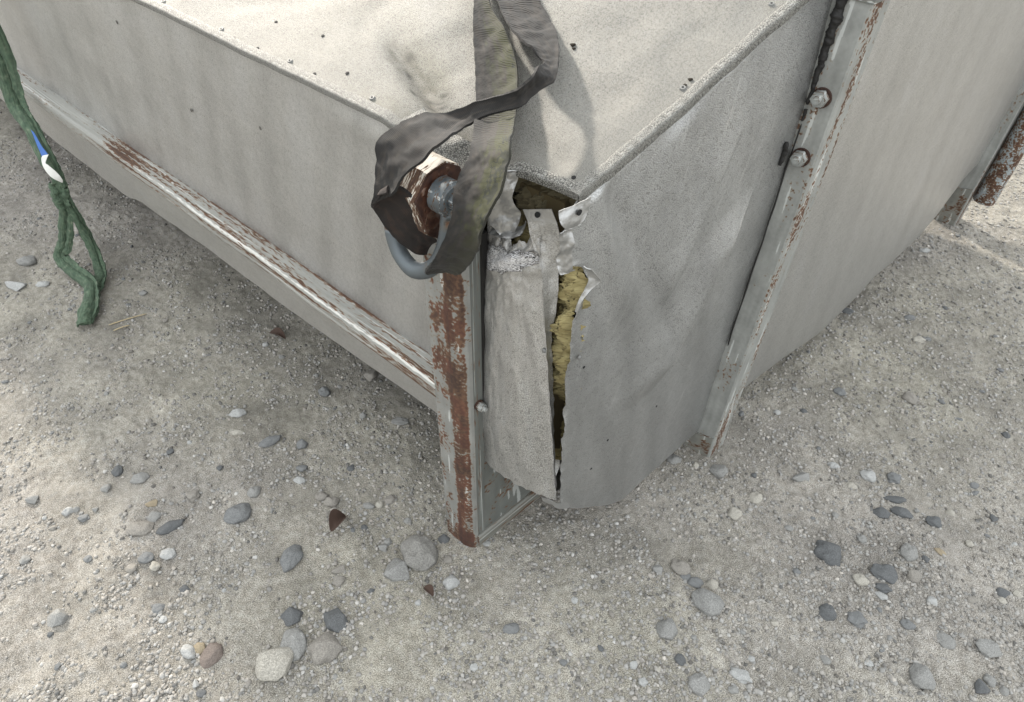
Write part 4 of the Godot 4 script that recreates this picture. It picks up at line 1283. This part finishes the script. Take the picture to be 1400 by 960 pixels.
# Webbing folded lengthwise into pleats along a path.
func folded_tube(pts: Array, rad: Array, sides: int, steps: int, depth: float, up: Vector3) -> ArrayMesh:
	var f := func(u: float, v: float) -> Vector3:
		var c: Vector3 = cat(pts, v)
		var d: Vector3 = (cat(pts, min(v + 0.02, 1.0)) - cat(pts, max(v - 0.02, 0.0))).normalized()
		var x := d.cross(up).normalized()
		var y := x.cross(d).normalized()
		var r: Vector2 = lin(rad, v)
		var ph := 0.9 * sin(v * 5.0 + depth * 9.0) + 1.6 * wob.get_noise_1d(v * 3.0 + depth * 20.0)
		var w := TAU * 1.35
		var across := (u - 0.5) * 2.0
		var px := across * r.x * 0.86 + r.x * 0.30 * sin(u * w + ph)
		var py := r.y * 1.15 * cos(u * w + ph) * (1.0 - 0.35 * absf(across)) + r.y * 0.5 * (1.0 - across * across)
		var pinch := 1.0 + 0.20 * wob.get_noise_1d(v * 9.0 + depth * 50.0)
		var p := c + x * px * pinch + y * py
		return p + y * 0.004 * wob.get_noise_3dv(p * 38.0) + x * 0.003 * wob.get_noise_3dv(p * 30.0 + Vector3(7, 7, 7))
	return sheet(f, sides, steps, up, 0.0045, null, func(u: float, v: float) -> Vector2: return Vector2(u, v * 2.0))

# ---------------------------------------------------------------- stones
const STONES := [
	[-0.675, -0.925, 0.071, 0.060, 0.36, "b"], [-0.657, -1.147, 0.058, 0.034, 0.63, "b"], [-0.963, -1.022, 0.048, 0.034, 0.65, "g"], [-1.042, -0.990, 0.031, 0.028, 0.52, "g"], [-1.031, -1.043, 0.032, 0.032, 0.03, "d"],
	[-1.215, -0.954, 0.038, 0.033, 0.26, "ag"], [-1.107, -0.923, 0.028, 0.027, 0.51, "w"], [-1.088, -0.928, 0.022, 0.019, 1.08, "g"], [-1.058, -0.903, 0.029, 0.021, 0.03, "b"], [-0.902, -0.877, 0.070, 0.045, -0.07, "t"],
	[-0.833, -0.881, 0.063, 0.032, 0.61, "d"], [-0.904, -0.946, 0.036, 0.025, 0.50, "o"], [-0.883, -0.910, 0.036, 0.033, 0.03, "g"], [-0.812, -0.812, 0.042, 0.029, 0.23, "w"], [-0.859, -0.798, 0.038, 0.029, 0.23, "b"],
	[-0.886, -0.771, 0.034, 0.027, 0.12, "t"], [-0.831, -0.779, 0.024, 0.027, 0.97, "c"], [-0.808, -0.973, 0.031, 0.031, 0.03, "t"], [-0.653, -0.986, 0.035, 0.034, 0.03, "g"], [-0.570, -1.144, 0.042, 0.038, 0.03, "b"],
	[-0.515, -0.809, 0.073, 0.048, 1.52, "b"], [-0.486, -0.558, 0.086, 0.068, 0.35, "c"], [-0.456, -0.601, 0.066, 0.067, 0.02, "g"], [-0.461, -0.613, 0.033, 0.025, -0.87, "w"], [-0.389, -0.596, 0.069, 0.071, 0.02, "t"],
	[-0.478, -0.663, 0.059, 0.050, 0.21, "ad"], [-0.379, -0.657, 0.067, 0.053, -0.31, "ad"], [-0.628, -0.575, 0.062, 0.051, 1.43, "r"], [-0.682, -0.581, 0.038, 0.028, -0.68, "w"], [-0.661, -0.591, 0.030, 0.026, 0.02, "o"],
	[-0.787, -0.679, 0.031, 0.029, 0.03, "b"], [-0.997, -0.649, 0.056, 0.049, 0.02, "ag"], [-0.766, -0.654, 0.019, 0.017, 0.43, "w"], [-0.745, -0.727, 0.022, 0.019, 0.03, "d"], [-1.144, -0.788, 0.025, 0.025, 1.07, "g"],
	[-0.644, -0.518, 0.021, 0.014, -1.08, "w"], [-0.449, -0.963, 0.042, 0.031, -0.17, "t"], [-0.480, -0.977, 0.032, 0.030, 0.03, "t"], [-0.546, -1.025, 0.034, 0.022, 0.03, "w"], [-0.550, -1.060, 0.035, 0.024, 0.03, "b"],
	[-0.207, -0.822, 0.093, 0.087, 0.42, "s"], [-0.260, -0.774, 0.066, 0.067, 0.62, "ag"], [-0.128, -0.754, 0.037, 0.038, 0.03, "w"], [-0.155, -0.867, 0.037, 0.034, 0.03, "d"], [-0.303, -0.974, 0.033, 0.029, 0.45, "t"],
	[-0.327, -0.958, 0.022, 0.021, 0.03, "c"], [-0.354, -0.951, 0.030, 0.019, -0.17, "g"], [-0.397, -0.778, 0.039, 0.025, 0.53, "t"], [-0.390, -0.752, 0.030, 0.027, 0.03, "t"], [-0.354, -0.890, 0.020, 0.015, 0.03, "d"],
	[-0.251, -0.915, 0.020, 0.017, 0.03, "g"], [-0.140, -0.809, 0.023, 0.022, 0.79, "t"], [-0.199, -0.701, 0.015, 0.014, 0.03, "w"], [-0.301, -0.837, 0.026, 0.024, 0.03, "ag"], [0.466, -0.719, 0.077, 0.060, -0.79, "g"],
	[0.485, -0.766, 0.033, 0.032, 0.03, "c"], [0.447, -0.772, 0.038, 0.027, 0.20, "b"], [0.425, -0.786, 0.029, 0.022, 0.03, "b"], [0.418, -0.808, 0.056, 0.035, -0.37, "t"], [0.360, -0.803, 0.028, 0.027, 0.03, "g"],
	[0.783, -0.853, 0.068, 0.067, -1.14, "d"], [0.901, -0.802, 0.067, 0.047, -0.40, "d"], [0.883, -0.767, 0.037, 0.022, -0.28, "d"], [0.873, -0.747, 0.032, 0.020, -0.51, "w"], [0.837, -0.784, 0.035, 0.033, -0.40, "c"],
	[0.981, -0.858, 0.052, 0.041, -1.64, "g"], [0.969, -0.798, 0.035, 0.033, 0.03, "t"], [0.957, -0.970, 0.051, 0.039, -0.31, "ad"], [1.009, -0.976, 0.059, 0.035, -0.19, "ad"], [1.010, -1.015, 0.063, 0.026, -0.08, "ad"],
	[1.084, -0.950, 0.043, 0.033, -0.44, "d"], [1.243, -0.967, 0.025, 0.025, -1.06, "d"], [1.140, -0.979, 0.023, 0.022, -0.45, "c"], [1.145, -0.890, 0.019, 0.021, -0.72, "c"], [1.062, -0.864, 0.030, 0.017, -0.64, "o"],
	[0.975, -0.643, 0.047, 0.042, -0.51, "ag"], [1.064, -0.626, 0.060, 0.045, -0.44, "ag"], [1.007, -0.547, 0.036, 0.034, -1.44, "ad"], [1.035, -0.561, 0.027, 0.026, -1.45, "g"], [1.055, -0.541, 0.023, 0.023, 0.02, "g"],
	[0.795, -0.691, 0.044, 0.038, -0.16, "b"], [0.735, -0.705, 0.042, 0.042, 0.02, "d"], [0.907, -0.679, 0.031, 0.026, -0.27, "b"], [0.984, -0.736, 0.026, 0.027, 0.03, "w"], [1.167, -0.763, 0.034, 0.027, -0.42, "d"],
	[1.156, -0.745, 0.022, 0.018, 0.03, "c"], [1.198, -0.761, 0.019, 0.018, -0.42, "c"], [0.696, -0.598, 0.027, 0.020, -0.70, "ag"], [0.417, -0.542, 0.054, 0.052, 0.02, "ag"], [0.504, -0.562, 0.048, 0.029, -0.44, "w"],
	[0.888, -0.562, 0.058, 0.049, -1.80, "g"], [0.363, -0.657, 0.056, 0.058, -0.55, "g"], [0.382, -0.593, 0.025, 0.025, 0.02, "d"], [0.578, -0.957, 0.038, 0.035, -0.41, "c"], [0.645, -1.009, 0.039, 0.038, -1.12, "c"],
	[0.777, -1.073, 0.059, 0.033, 0.31, "g"], [0.911, -1.056, 0.029, 0.024, -0.58, "c"], [0.967, -1.088, 0.046, 0.037, -0.59, "w"], [1.033, -1.085, 0.035, 0.037, -1.01, "b"], [0.561, -1.085, 0.053, 0.047, 0.03, "g"],
	[0.448, -1.123, 0.038, 0.035, 0.03, "g"], [1.190, -1.370, 0.044, 0.043, 0.03, "t"], [1.138, -1.770, 0.046, 0.029, -0.25, "d"], [0.775, -1.302, 0.030, 0.022, 0.03, "w"], [0.983, -1.386, 0.036, 0.028, -0.36, "b"],
	[0.884, -1.121, 0.032, 0.025, -0.45, "w"], [-1.737, -1.930, 0.066, 0.049, 0.04, "g"], [-1.708, -1.794, 0.091, 0.050, -0.21, "w"], [-1.617, -1.806, 0.049, 0.029, 0.04, "w"], [-1.256, -1.765, 0.027, 0.026, 0.04, "g"],
	[-0.777, -1.250, 0.050, 0.033, 0.41, "w"], [-0.425, -1.403, 0.046, 0.044, 0.03, "t"], [-0.547, -1.334, 0.037, 0.034, 0.53, "b"], [-0.314, -1.235, 0.054, 0.026, 0.03, "g"], [-0.757, -1.179, 0.036, 0.023, 0.03, "c"],
	[-0.421, -1.253, 0.027, 0.026, 0.03, "g"], [1.326, -1.635, 0.043, 0.027, 0.04, "c"], [1.339, -1.740, 0.040, 0.026, 0.04, "b"], [1.552, -2.131, 0.039, 0.026, 0.04, "w"], [1.356, -1.640, 0.029, 0.020, 0.04, "b"],
	[-0.995, -0.613, 0.014, 0.012, 0.02, "d"], [-0.812, -0.555, 0.017, 0.013, 0.02, "b"], [-0.995, -0.792, 0.022, 0.018, 0.03, "b"], [-0.766, -1.056, 0.021, 0.018, 0.03, "d"], [-0.419, -1.066, 0.023, 0.020, 0.03, "d"],
	[-0.291, -0.853, 0.019, 0.019, 0.03, "g"], [0.015, -0.646, 0.039, 0.027, 0.02, "b"], [0.856, -1.311, 0.026, 0.020, 0.03, "d"], [1.420, -1.246, 0.024, 0.022, -0.52, "d"], [1.242, -1.067, 0.028, 0.020, 0.03, "b"],
	[0.880, -0.895, 0.026, 0.021, 0.03, "g"], [0.606, -0.677, 0.021, 0.017, 0.02, "c"], [0.691, -0.802, 0.019, 0.016, -0.39, "b"], [0.484, -0.533, 0.025, 0.018, 0.02, "g"], [0.294, -0.544, 0.020, 0.018, 0.02, "w"],
	[0.126, -0.577, 0.019, 0.015, 0.02, "b"], [0.799, -0.987, 0.025, 0.020, -0.19, "t"], [0.706, -0.921, 0.024, 0.017, 0.03, "g"], [1.079, -0.740, 0.024, 0.018, 0.03, "t"], [0.858, -0.650, 0.019, 0.017, -0.62, "g"],
	[0.789, -0.593, 0.019, 0.015, 0.02, "w"],
]

const NOTED := {
	0: "flat oval blue-grey pebble with pale rim lying alone in the dirt left of the post",
	1: "long slanting blue-grey pebble in the shade below the side rail",
	2: "long pale grey pebble lying aslant left of the oval blue-grey pebble",
	5: "pale angular stone alone near the left edge of the gravel",
	9: "flat brownish-grey stone half buried beside the long dark flat stone",
	10: "long dark slate-blue flat stone beside a flat brownish stone",
	11: "small ochre pebble above the flat brownish-grey stone",
	20: "upright long blue-grey stone just below the brown leaf",
	21: "large smooth cream cobble at the front of the heap in the foreground",
	22: "round grey cobble partly hidden behind the large cream cobble",
	23: "tiny pale pebble lying on top of the round grey cobble",
	24: "rounded warm grey cobble right of the cream cobble",
	25: "broken dark grey angular stone behind the foreground heap",
	26: "angular blue-grey stone above the rounded warm grey cobble",
	27: "brown reddish cobble standing next to a small ochre pebble",
	28: "small bluish white pebble left of the ochre pebble",
	29: "small ochre pebble wedged between a white pebble and the brown cobble",
	31: "whitish embedded stone lying in loose grit at the lower left",
	40: "biggest swirled grey cobble in front of the corner post foot",
	41: "faceted pinkish grey stone touching the biggest swirled cobble",
	42: "small round pale pebble right of the biggest swirled cobble",
	43: "dark bluish pebble half hidden behind the biggest swirled cobble",
	54: "drop-shaped smooth grey cobble right of the middle foreground",
	55: "small round beige pebble above the drop-shaped grey cobble",
	56: "small oval bluish pebble above the drop-shaped grey cobble",
	58: "wedge-shaped beige grey stone behind the drop-shaped cobble's small pebbles",
	60: "wide dark blue-grey stone sunk flat in the dirt right of centre",
	61: "pointed dark blue stone among small pebbles on the right",
	64: "cream pebble left of the pointed dark blue stone",
	65: "upright grey stone above the pointed dark blue stone",
	67: "left dark piece of the split black stone on the right",
	68: "right dark piece of the split black stone on the right",
	69: "flat brown-grey slab behind the split black stone",
	74: "small slender orange-tan pebble on the right",
	75: "pale grey angular stone at the lower right",
	76: "pale long angular stone at the far lower right",
	77: "dark upright angular stone at the bottom right edge",
	88: "large pale stone sunk flat at the bottom edge right of centre",
	89: "pale slanting flat stone right of the large sunk stone",
	90: "broad pale grey stone sunk flat near the bottom right",
	94: "pale cracked lump of stone right of the crate's chamfered foot",
	97: "pale oval pebble in the gravel right of the bolted post foot",
	99: "grey stone lying at the foot of the bolted post",
	100: "round grey pebble tucked under the crate edge beside the bolted post",
	101: "round brownish pebble alone in the gravel right of the bolted post",
	106: "round grey pebble left of the green sling's end",
	107: "pale grey flat stone at the left edge near the green sling",
	110: "pale rounded stone in the open dirt below the side rail",
	111: "upright tan pebble tucked under the skirt of the side rail",
}

func place_stone(mesh: Mesh, k: String, x: float, z: float, length: float, width: float, yaw: float, label: String, group: String, name_: String) -> void:
	var tall := width * rng.randf_range(0.5, 0.75)
	var sink := rng.randf_range(0.24, 0.48)
	if k == "flat":
		tall = width * 0.3
	var o := part(name_, mesh, mat["stone_" + k], self)
	o.transform = Transform3D(Basis(Vector3.UP, yaw) * Basis(Vector3.RIGHT, rng.randf_range(-0.12, 0.12)) * Basis.from_scale(Vector3(length, tall, width)), Vector3(x, ground_y(x, z) + tall * (0.5 - sink), z))
	tag(o, label, "pebble" if length < 0.05 else "stone", group)

func build_stones() -> void:
	var rounds := []
	var angulars := []
	for k in 9:
		rounds.append(stone_mesh(200 + k, false))
	for k in 6:
		angulars.append(stone_mesh(300 + k, true))
	var words := {"b": "blue-grey", "g": "grey", "d": "dark slate", "w": "whitish", "t": "tan-grey", "c": "cream", "o": "ochre", "r": "brown", "s": "grey"}
	var taken := []
	for i in STONES.size():
		var s = STONES[i]
		var kk: String = s[5]
		var ang := kk.length() > 1
		var key := kk.substr(kk.length() - 1)
		var where := region(s[0], s[1])
		var label: String = NOTED.get(i, "")
		var group := ""
		if label == "":
			label = describe(words[key], ang, s[2], s[0], s[1])
			group = "%s pebbles %s" % [words[key], where]
		var mesh: Mesh = angulars[i % angulars.size()] if ang or i % 4 == 3 else rounds[i % rounds.size()]
		place_stone(mesh, key, s[0], s[1], s[2], s[3], s[4], label, group, "cobble" if s[2] > 0.06 else "pebble")
		taken.append([Vector2(s[0], s[1]), s[2] * 0.5])
	# the next largest ones
	var made := 0
	var tries := 0
	while made < 155 and tries < 6000:
		tries += 1
		var x := rng.randf_range(-1.9, 2.2)
		var z := rng.randf_range(-2.9, -0.45)
		if not in_view(x, z):
			continue
		if ground_grit.get_noise_2d(x * 1.3 + 50.0, z * 1.3) < rng.randf_range(-0.5, 0.35):
			continue
		var size := rng.randf_range(0.012, 0.021) * (1.0 + 0.10 * maxf(0.0, -z - 1.0))
		var ok := true
		for q in taken:
			if (q[0] as Vector2).distance_to(Vector2(x, z)) < q[1] + size * 0.6:
				ok = false
				break
		if not ok:
			continue
		var key: String = ["b", "g", "g", "d", "w", "t", "t", "c", "b"][rng.randi() % 9]
		var ang := rng.randf() < 0.35
		var where := region(x, z)
		var mesh: Mesh = angulars[rng.randi() % angulars.size()] if ang else rounds[rng.randi() % rounds.size()]
		place_stone(mesh, key, x, z, size, size * rng.randf_range(0.6, 0.95), rng.randf() * TAU, describe(words[key], ang, size, x, z), "tiny %s pebbles %s" % [words[key], where], "pebble")
		taken.append([Vector2(x, z), size * 0.5])
		made += 1

# Says which pebble by its look and by the nearest thing one can find.
func describe(color: String, ang: bool, size: float, x: float, z: float) -> String:
	var marks := [["the foot of the corner post", -0.095, -0.844], ["the foot of the bolted post", 0.543, -1.136], ["the end of the green sling", -1.39, -1.60], ["the crate's torn lower corner", 0.09, -0.74]]
	for i in NOTED_SHORT:
		marks.append([NOTED_SHORT[i], STONES[i][0], STONES[i][1]])
	marks.sort_custom(func(p, q): return Vector2(x - p[1], z - p[2]).length() < Vector2(x - q[1], z - q[2]).length())
	var big := "mid-sized " if size > 0.026 else ("small " if size > 0.0175 else "tiny ")
	var first := ""
	for m in marks.slice(0, 7):
		var dx: float = x - m[1]
		var dz: float = z - m[2]
		var far := Vector2(dx, dz).length()
		var side := ("right of" if dx > 0 else "left of") if absf(dx) > absf(dz) else ("in front of" if dz > 0 else "behind")
		var how := "just " if far < 0.09 else ("" if far < 0.18 else ("some way " if far < 0.34 else "far "))
		var text := "%s%s%s pebble %s%s %s" % [big, "angular " if ang else "", color, how, side, m[0]]
		if first == "":
			first = text
		if not used.has("label " + text):
			used["label " + text] = 1
			return text
	return first

const NOTED_SHORT := {
	0: "the flat oval blue-grey pebble", 9: "the flat brownish-grey stone", 20: "the upright long blue-grey stone", 21: "the large cream cobble", 27: "the brown reddish cobble",
	31: "the whitish embedded stone", 40: "the biggest swirled cobble", 54: "the drop-shaped grey cobble", 60: "the wide sunk blue-grey stone", 61: "the pointed dark blue stone",
	67: "the split black stone", 75: "the pale angular stone", 88: "the large sunk pale stone", 90: "the broad sunk pale stone", 97: "the pale oval pebble", 101: "the lone brownish pebble",
	107: "the pale flat stone", 110: "the pale rounded stone", 5: "the pale stone near the left edge"}

# Along the crate's axes: (a, b) of a ground point.
func crate_ab(x: float, z: float) -> Vector2:
	var d := Vector2(x, z) - Vector2(ORIGIN.x, ORIGIN.z)
	var det := AX.x * BX.z - AX.z * BX.x
	return Vector2((d.x * BX.z - d.y * BX.x) / det, (AX.x * d.y - AX.z * d.x) / det)

func in_view(x: float, z: float) -> bool:
	var q := crate_ab(x, z)
	if q.x > -0.1 and q.y > 0.1:
		return false
	if q.x > -0.2 and q.y > 0.35:
		return false
	return absf(x) < 0.35 + 0.78 * (-z + 0.35)

func region(x: float, z: float) -> String:
	var q := crate_ab(x, z)
	if q.y < 0.12 and q.x > 0.35:
		return "beside the crate's long left side" if q.y > -0.45 else "at the lower left away from the crate"
	if q.x < -0.1 and q.y > 0.1:
		return "beside the crate's bolted end" if q.x > -0.75 else "far out on the right"
	return "in front of the corner post" if x < 0.25 else "at the lower right before the crate's end"

func build_gravel() -> void:
	var quads := [56000, 30000, 9000]
	var pale := make_noise(77, 0.9, 2)
	for kind in 3:
		var mm := MultiMesh.new()
		mm.transform_format = MultiMesh.TRANSFORM_3D
		mm.use_colors = true
		mm.mesh = chip_mesh(500 + kind)
		var list := []
		var want: int = quads[kind]
		while list.size() < want:
			var z := -0.40 - 3.6 * pow(rng.randf(), 1.25)
			var half := 0.4 + 0.82 * (-z + 0.35)
			var x := rng.randf_range(-half, half)
			var q := crate_ab(x, z)
			if q.x > 0.05 and q.y > 0.45:
				continue
			var dens := 1.3 * ground_grit.get_noise_2d(x * 1.3 + 50.0, z * 1.3) + 0.7 * ground_fine.get_noise_2d(x * 0.7, z * 0.7)
			var need := 0.15 - 0.45 * smooth(-0.45, 0.0, q.y) * smooth(2.5, 0.0, q.x)
			if dens < need - 0.35 + rng.randf() * 0.55:
				if rng.randf() < 0.95:
					continue
			list.append(Vector2(x, z))
		mm.instance_count = list.size()
		for i in list.size():
			var p: Vector2 = list[i]
			var s := 0.0018 + 0.0105 * pow(rng.randf(), 3.3)
			if kind == 2:
				s = 0.0045 + 0.0095 * pow(rng.randf(), 2.2)
			s *= 1.0 + 0.12 * maxf(0.0, -p.y - 1.2)
			var b := Basis(Vector3.UP, rng.randf() * TAU) * Basis(Vector3.RIGHT, rng.randf_range(-0.5, 0.5)) * Basis.from_scale(Vector3(s, s * rng.randf_range(0.5, 0.8), s * rng.randf_range(0.65, 1.0)))
			mm.set_instance_transform(i, Transform3D(b, Vector3(p.x, ground_y(p.x, p.y) + s * 0.05, p.y)))
			var v := rng.randf_range(0.17, 0.30)
			var r := rng.randf()
			if r < 0.10:
				v = rng.randf_range(0.09, 0.15)
			elif r > 0.95:
				v = rng.randf_range(0.30, 0.40)
			var warm := rng.randf_range(0.01, 0.08)
			mm.set_instance_color(i, Color(v * (1.0 + warm), v, v * (0.97 - warm)))
		var mi := MultiMeshInstance3D.new()
		mi.name = numbered("gravel")
		mi.multimesh = mm
		mi.material_override = mat.gravel
		add_child(mi)
		tag(mi, ["fine grey grit strewn over the whole yard", "loose grey stone chips strewn over the whole yard", "scattered small gravel lying in the dirt of the yard"][kind], "gravel", "", "stuff")

func chip_mesh(seed_: int) -> ArrayMesh:
	var r := RandomNumberGenerator.new()
	r.seed = seed_
	var sm := SphereMesh.new()
	sm.radius = 0.5
	sm.height = 1.0
	sm.radial_segments = 7
	sm.rings = 4
	var arr := sm.get_mesh_arrays()
	var P: PackedVector3Array = arr[Mesh.ARRAY_VERTEX]
	var n := make_noise(seed_, 1.3, 2)
	for k in P.size():
		P[k] = P[k] * (1.0 + 0.5 * n.get_noise_3dv(P[k] * 2.0))
	arr[Mesh.ARRAY_VERTEX] = P
	var am := ArrayMesh.new()
	am.add_surface_from_arrays(Mesh.PRIMITIVE_TRIANGLES, arr)
	var st := SurfaceTool.new()
	st.create_from(am, 0)
	st.generate_normals()
	return st.commit()

# ---------------------------------------------------------------- leaves, twigs, crumbs
func leaf(at: Vector3, length: float, width: float, yaw: float, curl: float, tilt: float, label: String) -> void:
	var f := func(u: float, v: float) -> Vector3:
		var w := width * 0.5 * pow(sin(PI * clampf(v * 0.94 + 0.03, 0, 1)), 0.7) * (1.0 - 0.25 * v)
		var x := (u - 0.5) * 2.0
		return Vector3(x * w, curl * x * x * w * 1.6 + 0.012 * sin(v * 3.0) * curl + 0.0012 * wob.get_noise_2d(u * 9.0, v * 12.0), (v - 0.5) * length)
	var t := thing("dead_leaf", label, "leaf", at)
	t.basis = Basis(Vector3.UP, yaw) * Basis(Vector3.RIGHT, tilt)
	part("blade", sheet(f, 14, 24, Vector3.UP, 0.0006), mat.leaf, t)
	part("stalk", tube([Vector3(0, 0.001, -length * 0.5), Vector3(0, 0.003, -length * 0.66), Vector3(0.004, 0.004, -length * 0.85)], [Vector2(0.0008, 0.0008), Vector2(0.0006, 0.0006)], 6, 10), mat.leaf, t)

func on_ground(x: float, z: float, up := 0.0) -> Vector3:
	return Vector3(x, ground_y(x, z) + up, z)

func build_litter() -> void:
	leaf(on_ground(-0.4157, -0.8915, 0.013), 0.062, 0.048, 2.75, 0.8, 0.35, "dry brown curled leaf above the upright long blue-grey stone")
	leaf(on_ground(-0.749, -1.572, 0.010), 0.055, 0.03, 1.3, 0.8, 0.2, "small dead brown leaf lying in the shade below the side rail")
	leaf(on_ground(-0.178, -0.725, 0.006), 0.03, 0.02, 0.9, 0.9, 0.2, "shred of reddish brown leaf beside the biggest swirled cobble")
	for q in [[-1.30, -1.60, -1.20, -1.66, "longer pale straw on the dirt at the end of the green sling"], [-1.27, -1.57, -1.23, -1.60, "shorter pale straw on the dirt at the end of the green sling"]]:
		var a := on_ground(q[0], q[1], 0.004)
		var b := on_ground(q[2], q[3], 0.004)
		var tw := part("straw", tube([Vector3.ZERO, (b - a) * 0.5 + Vector3(0, 0.002, 0), b - a], [Vector2(0.0022, 0.0022), Vector2(0.0018, 0.0018)], 7, 12, 0.1, 90.0), mat.twig, self, a)
		tag(tw, q[4], "straw")
	var crumbs := [[Vector2(0.052, 0.304), 0.0075, "dark crumb of dirt on the roof sheet right of the strap loop"], [Vector2(-0.152, 0.313), 0.006, "larger dark crumb beside the rivet on the roof's right edge"], [Vector2(-0.153, 0.300), 0.0045, "smaller dark crumb beside the rivet on the roof's right edge"], [Vector2(0.045, 0.298), 0.005, "small dark crumb touching the larger crumb right of the strap loop"]]
	for c in crumbs:
		var p: Vector2 = c[0]
		var o := part("dirt_crumb", stone_mesh(420, true), mat.crumb, self)
		o.transform = Transform3D(Basis.from_scale(Vector3(c[1] * 1.4, c[1] * 0.7, c[1])), ORIGIN + roof_point(p.x, p.y) + Vector3(0, c[1] * 0.2, 0))
		tag(o, c[2], "crumb")
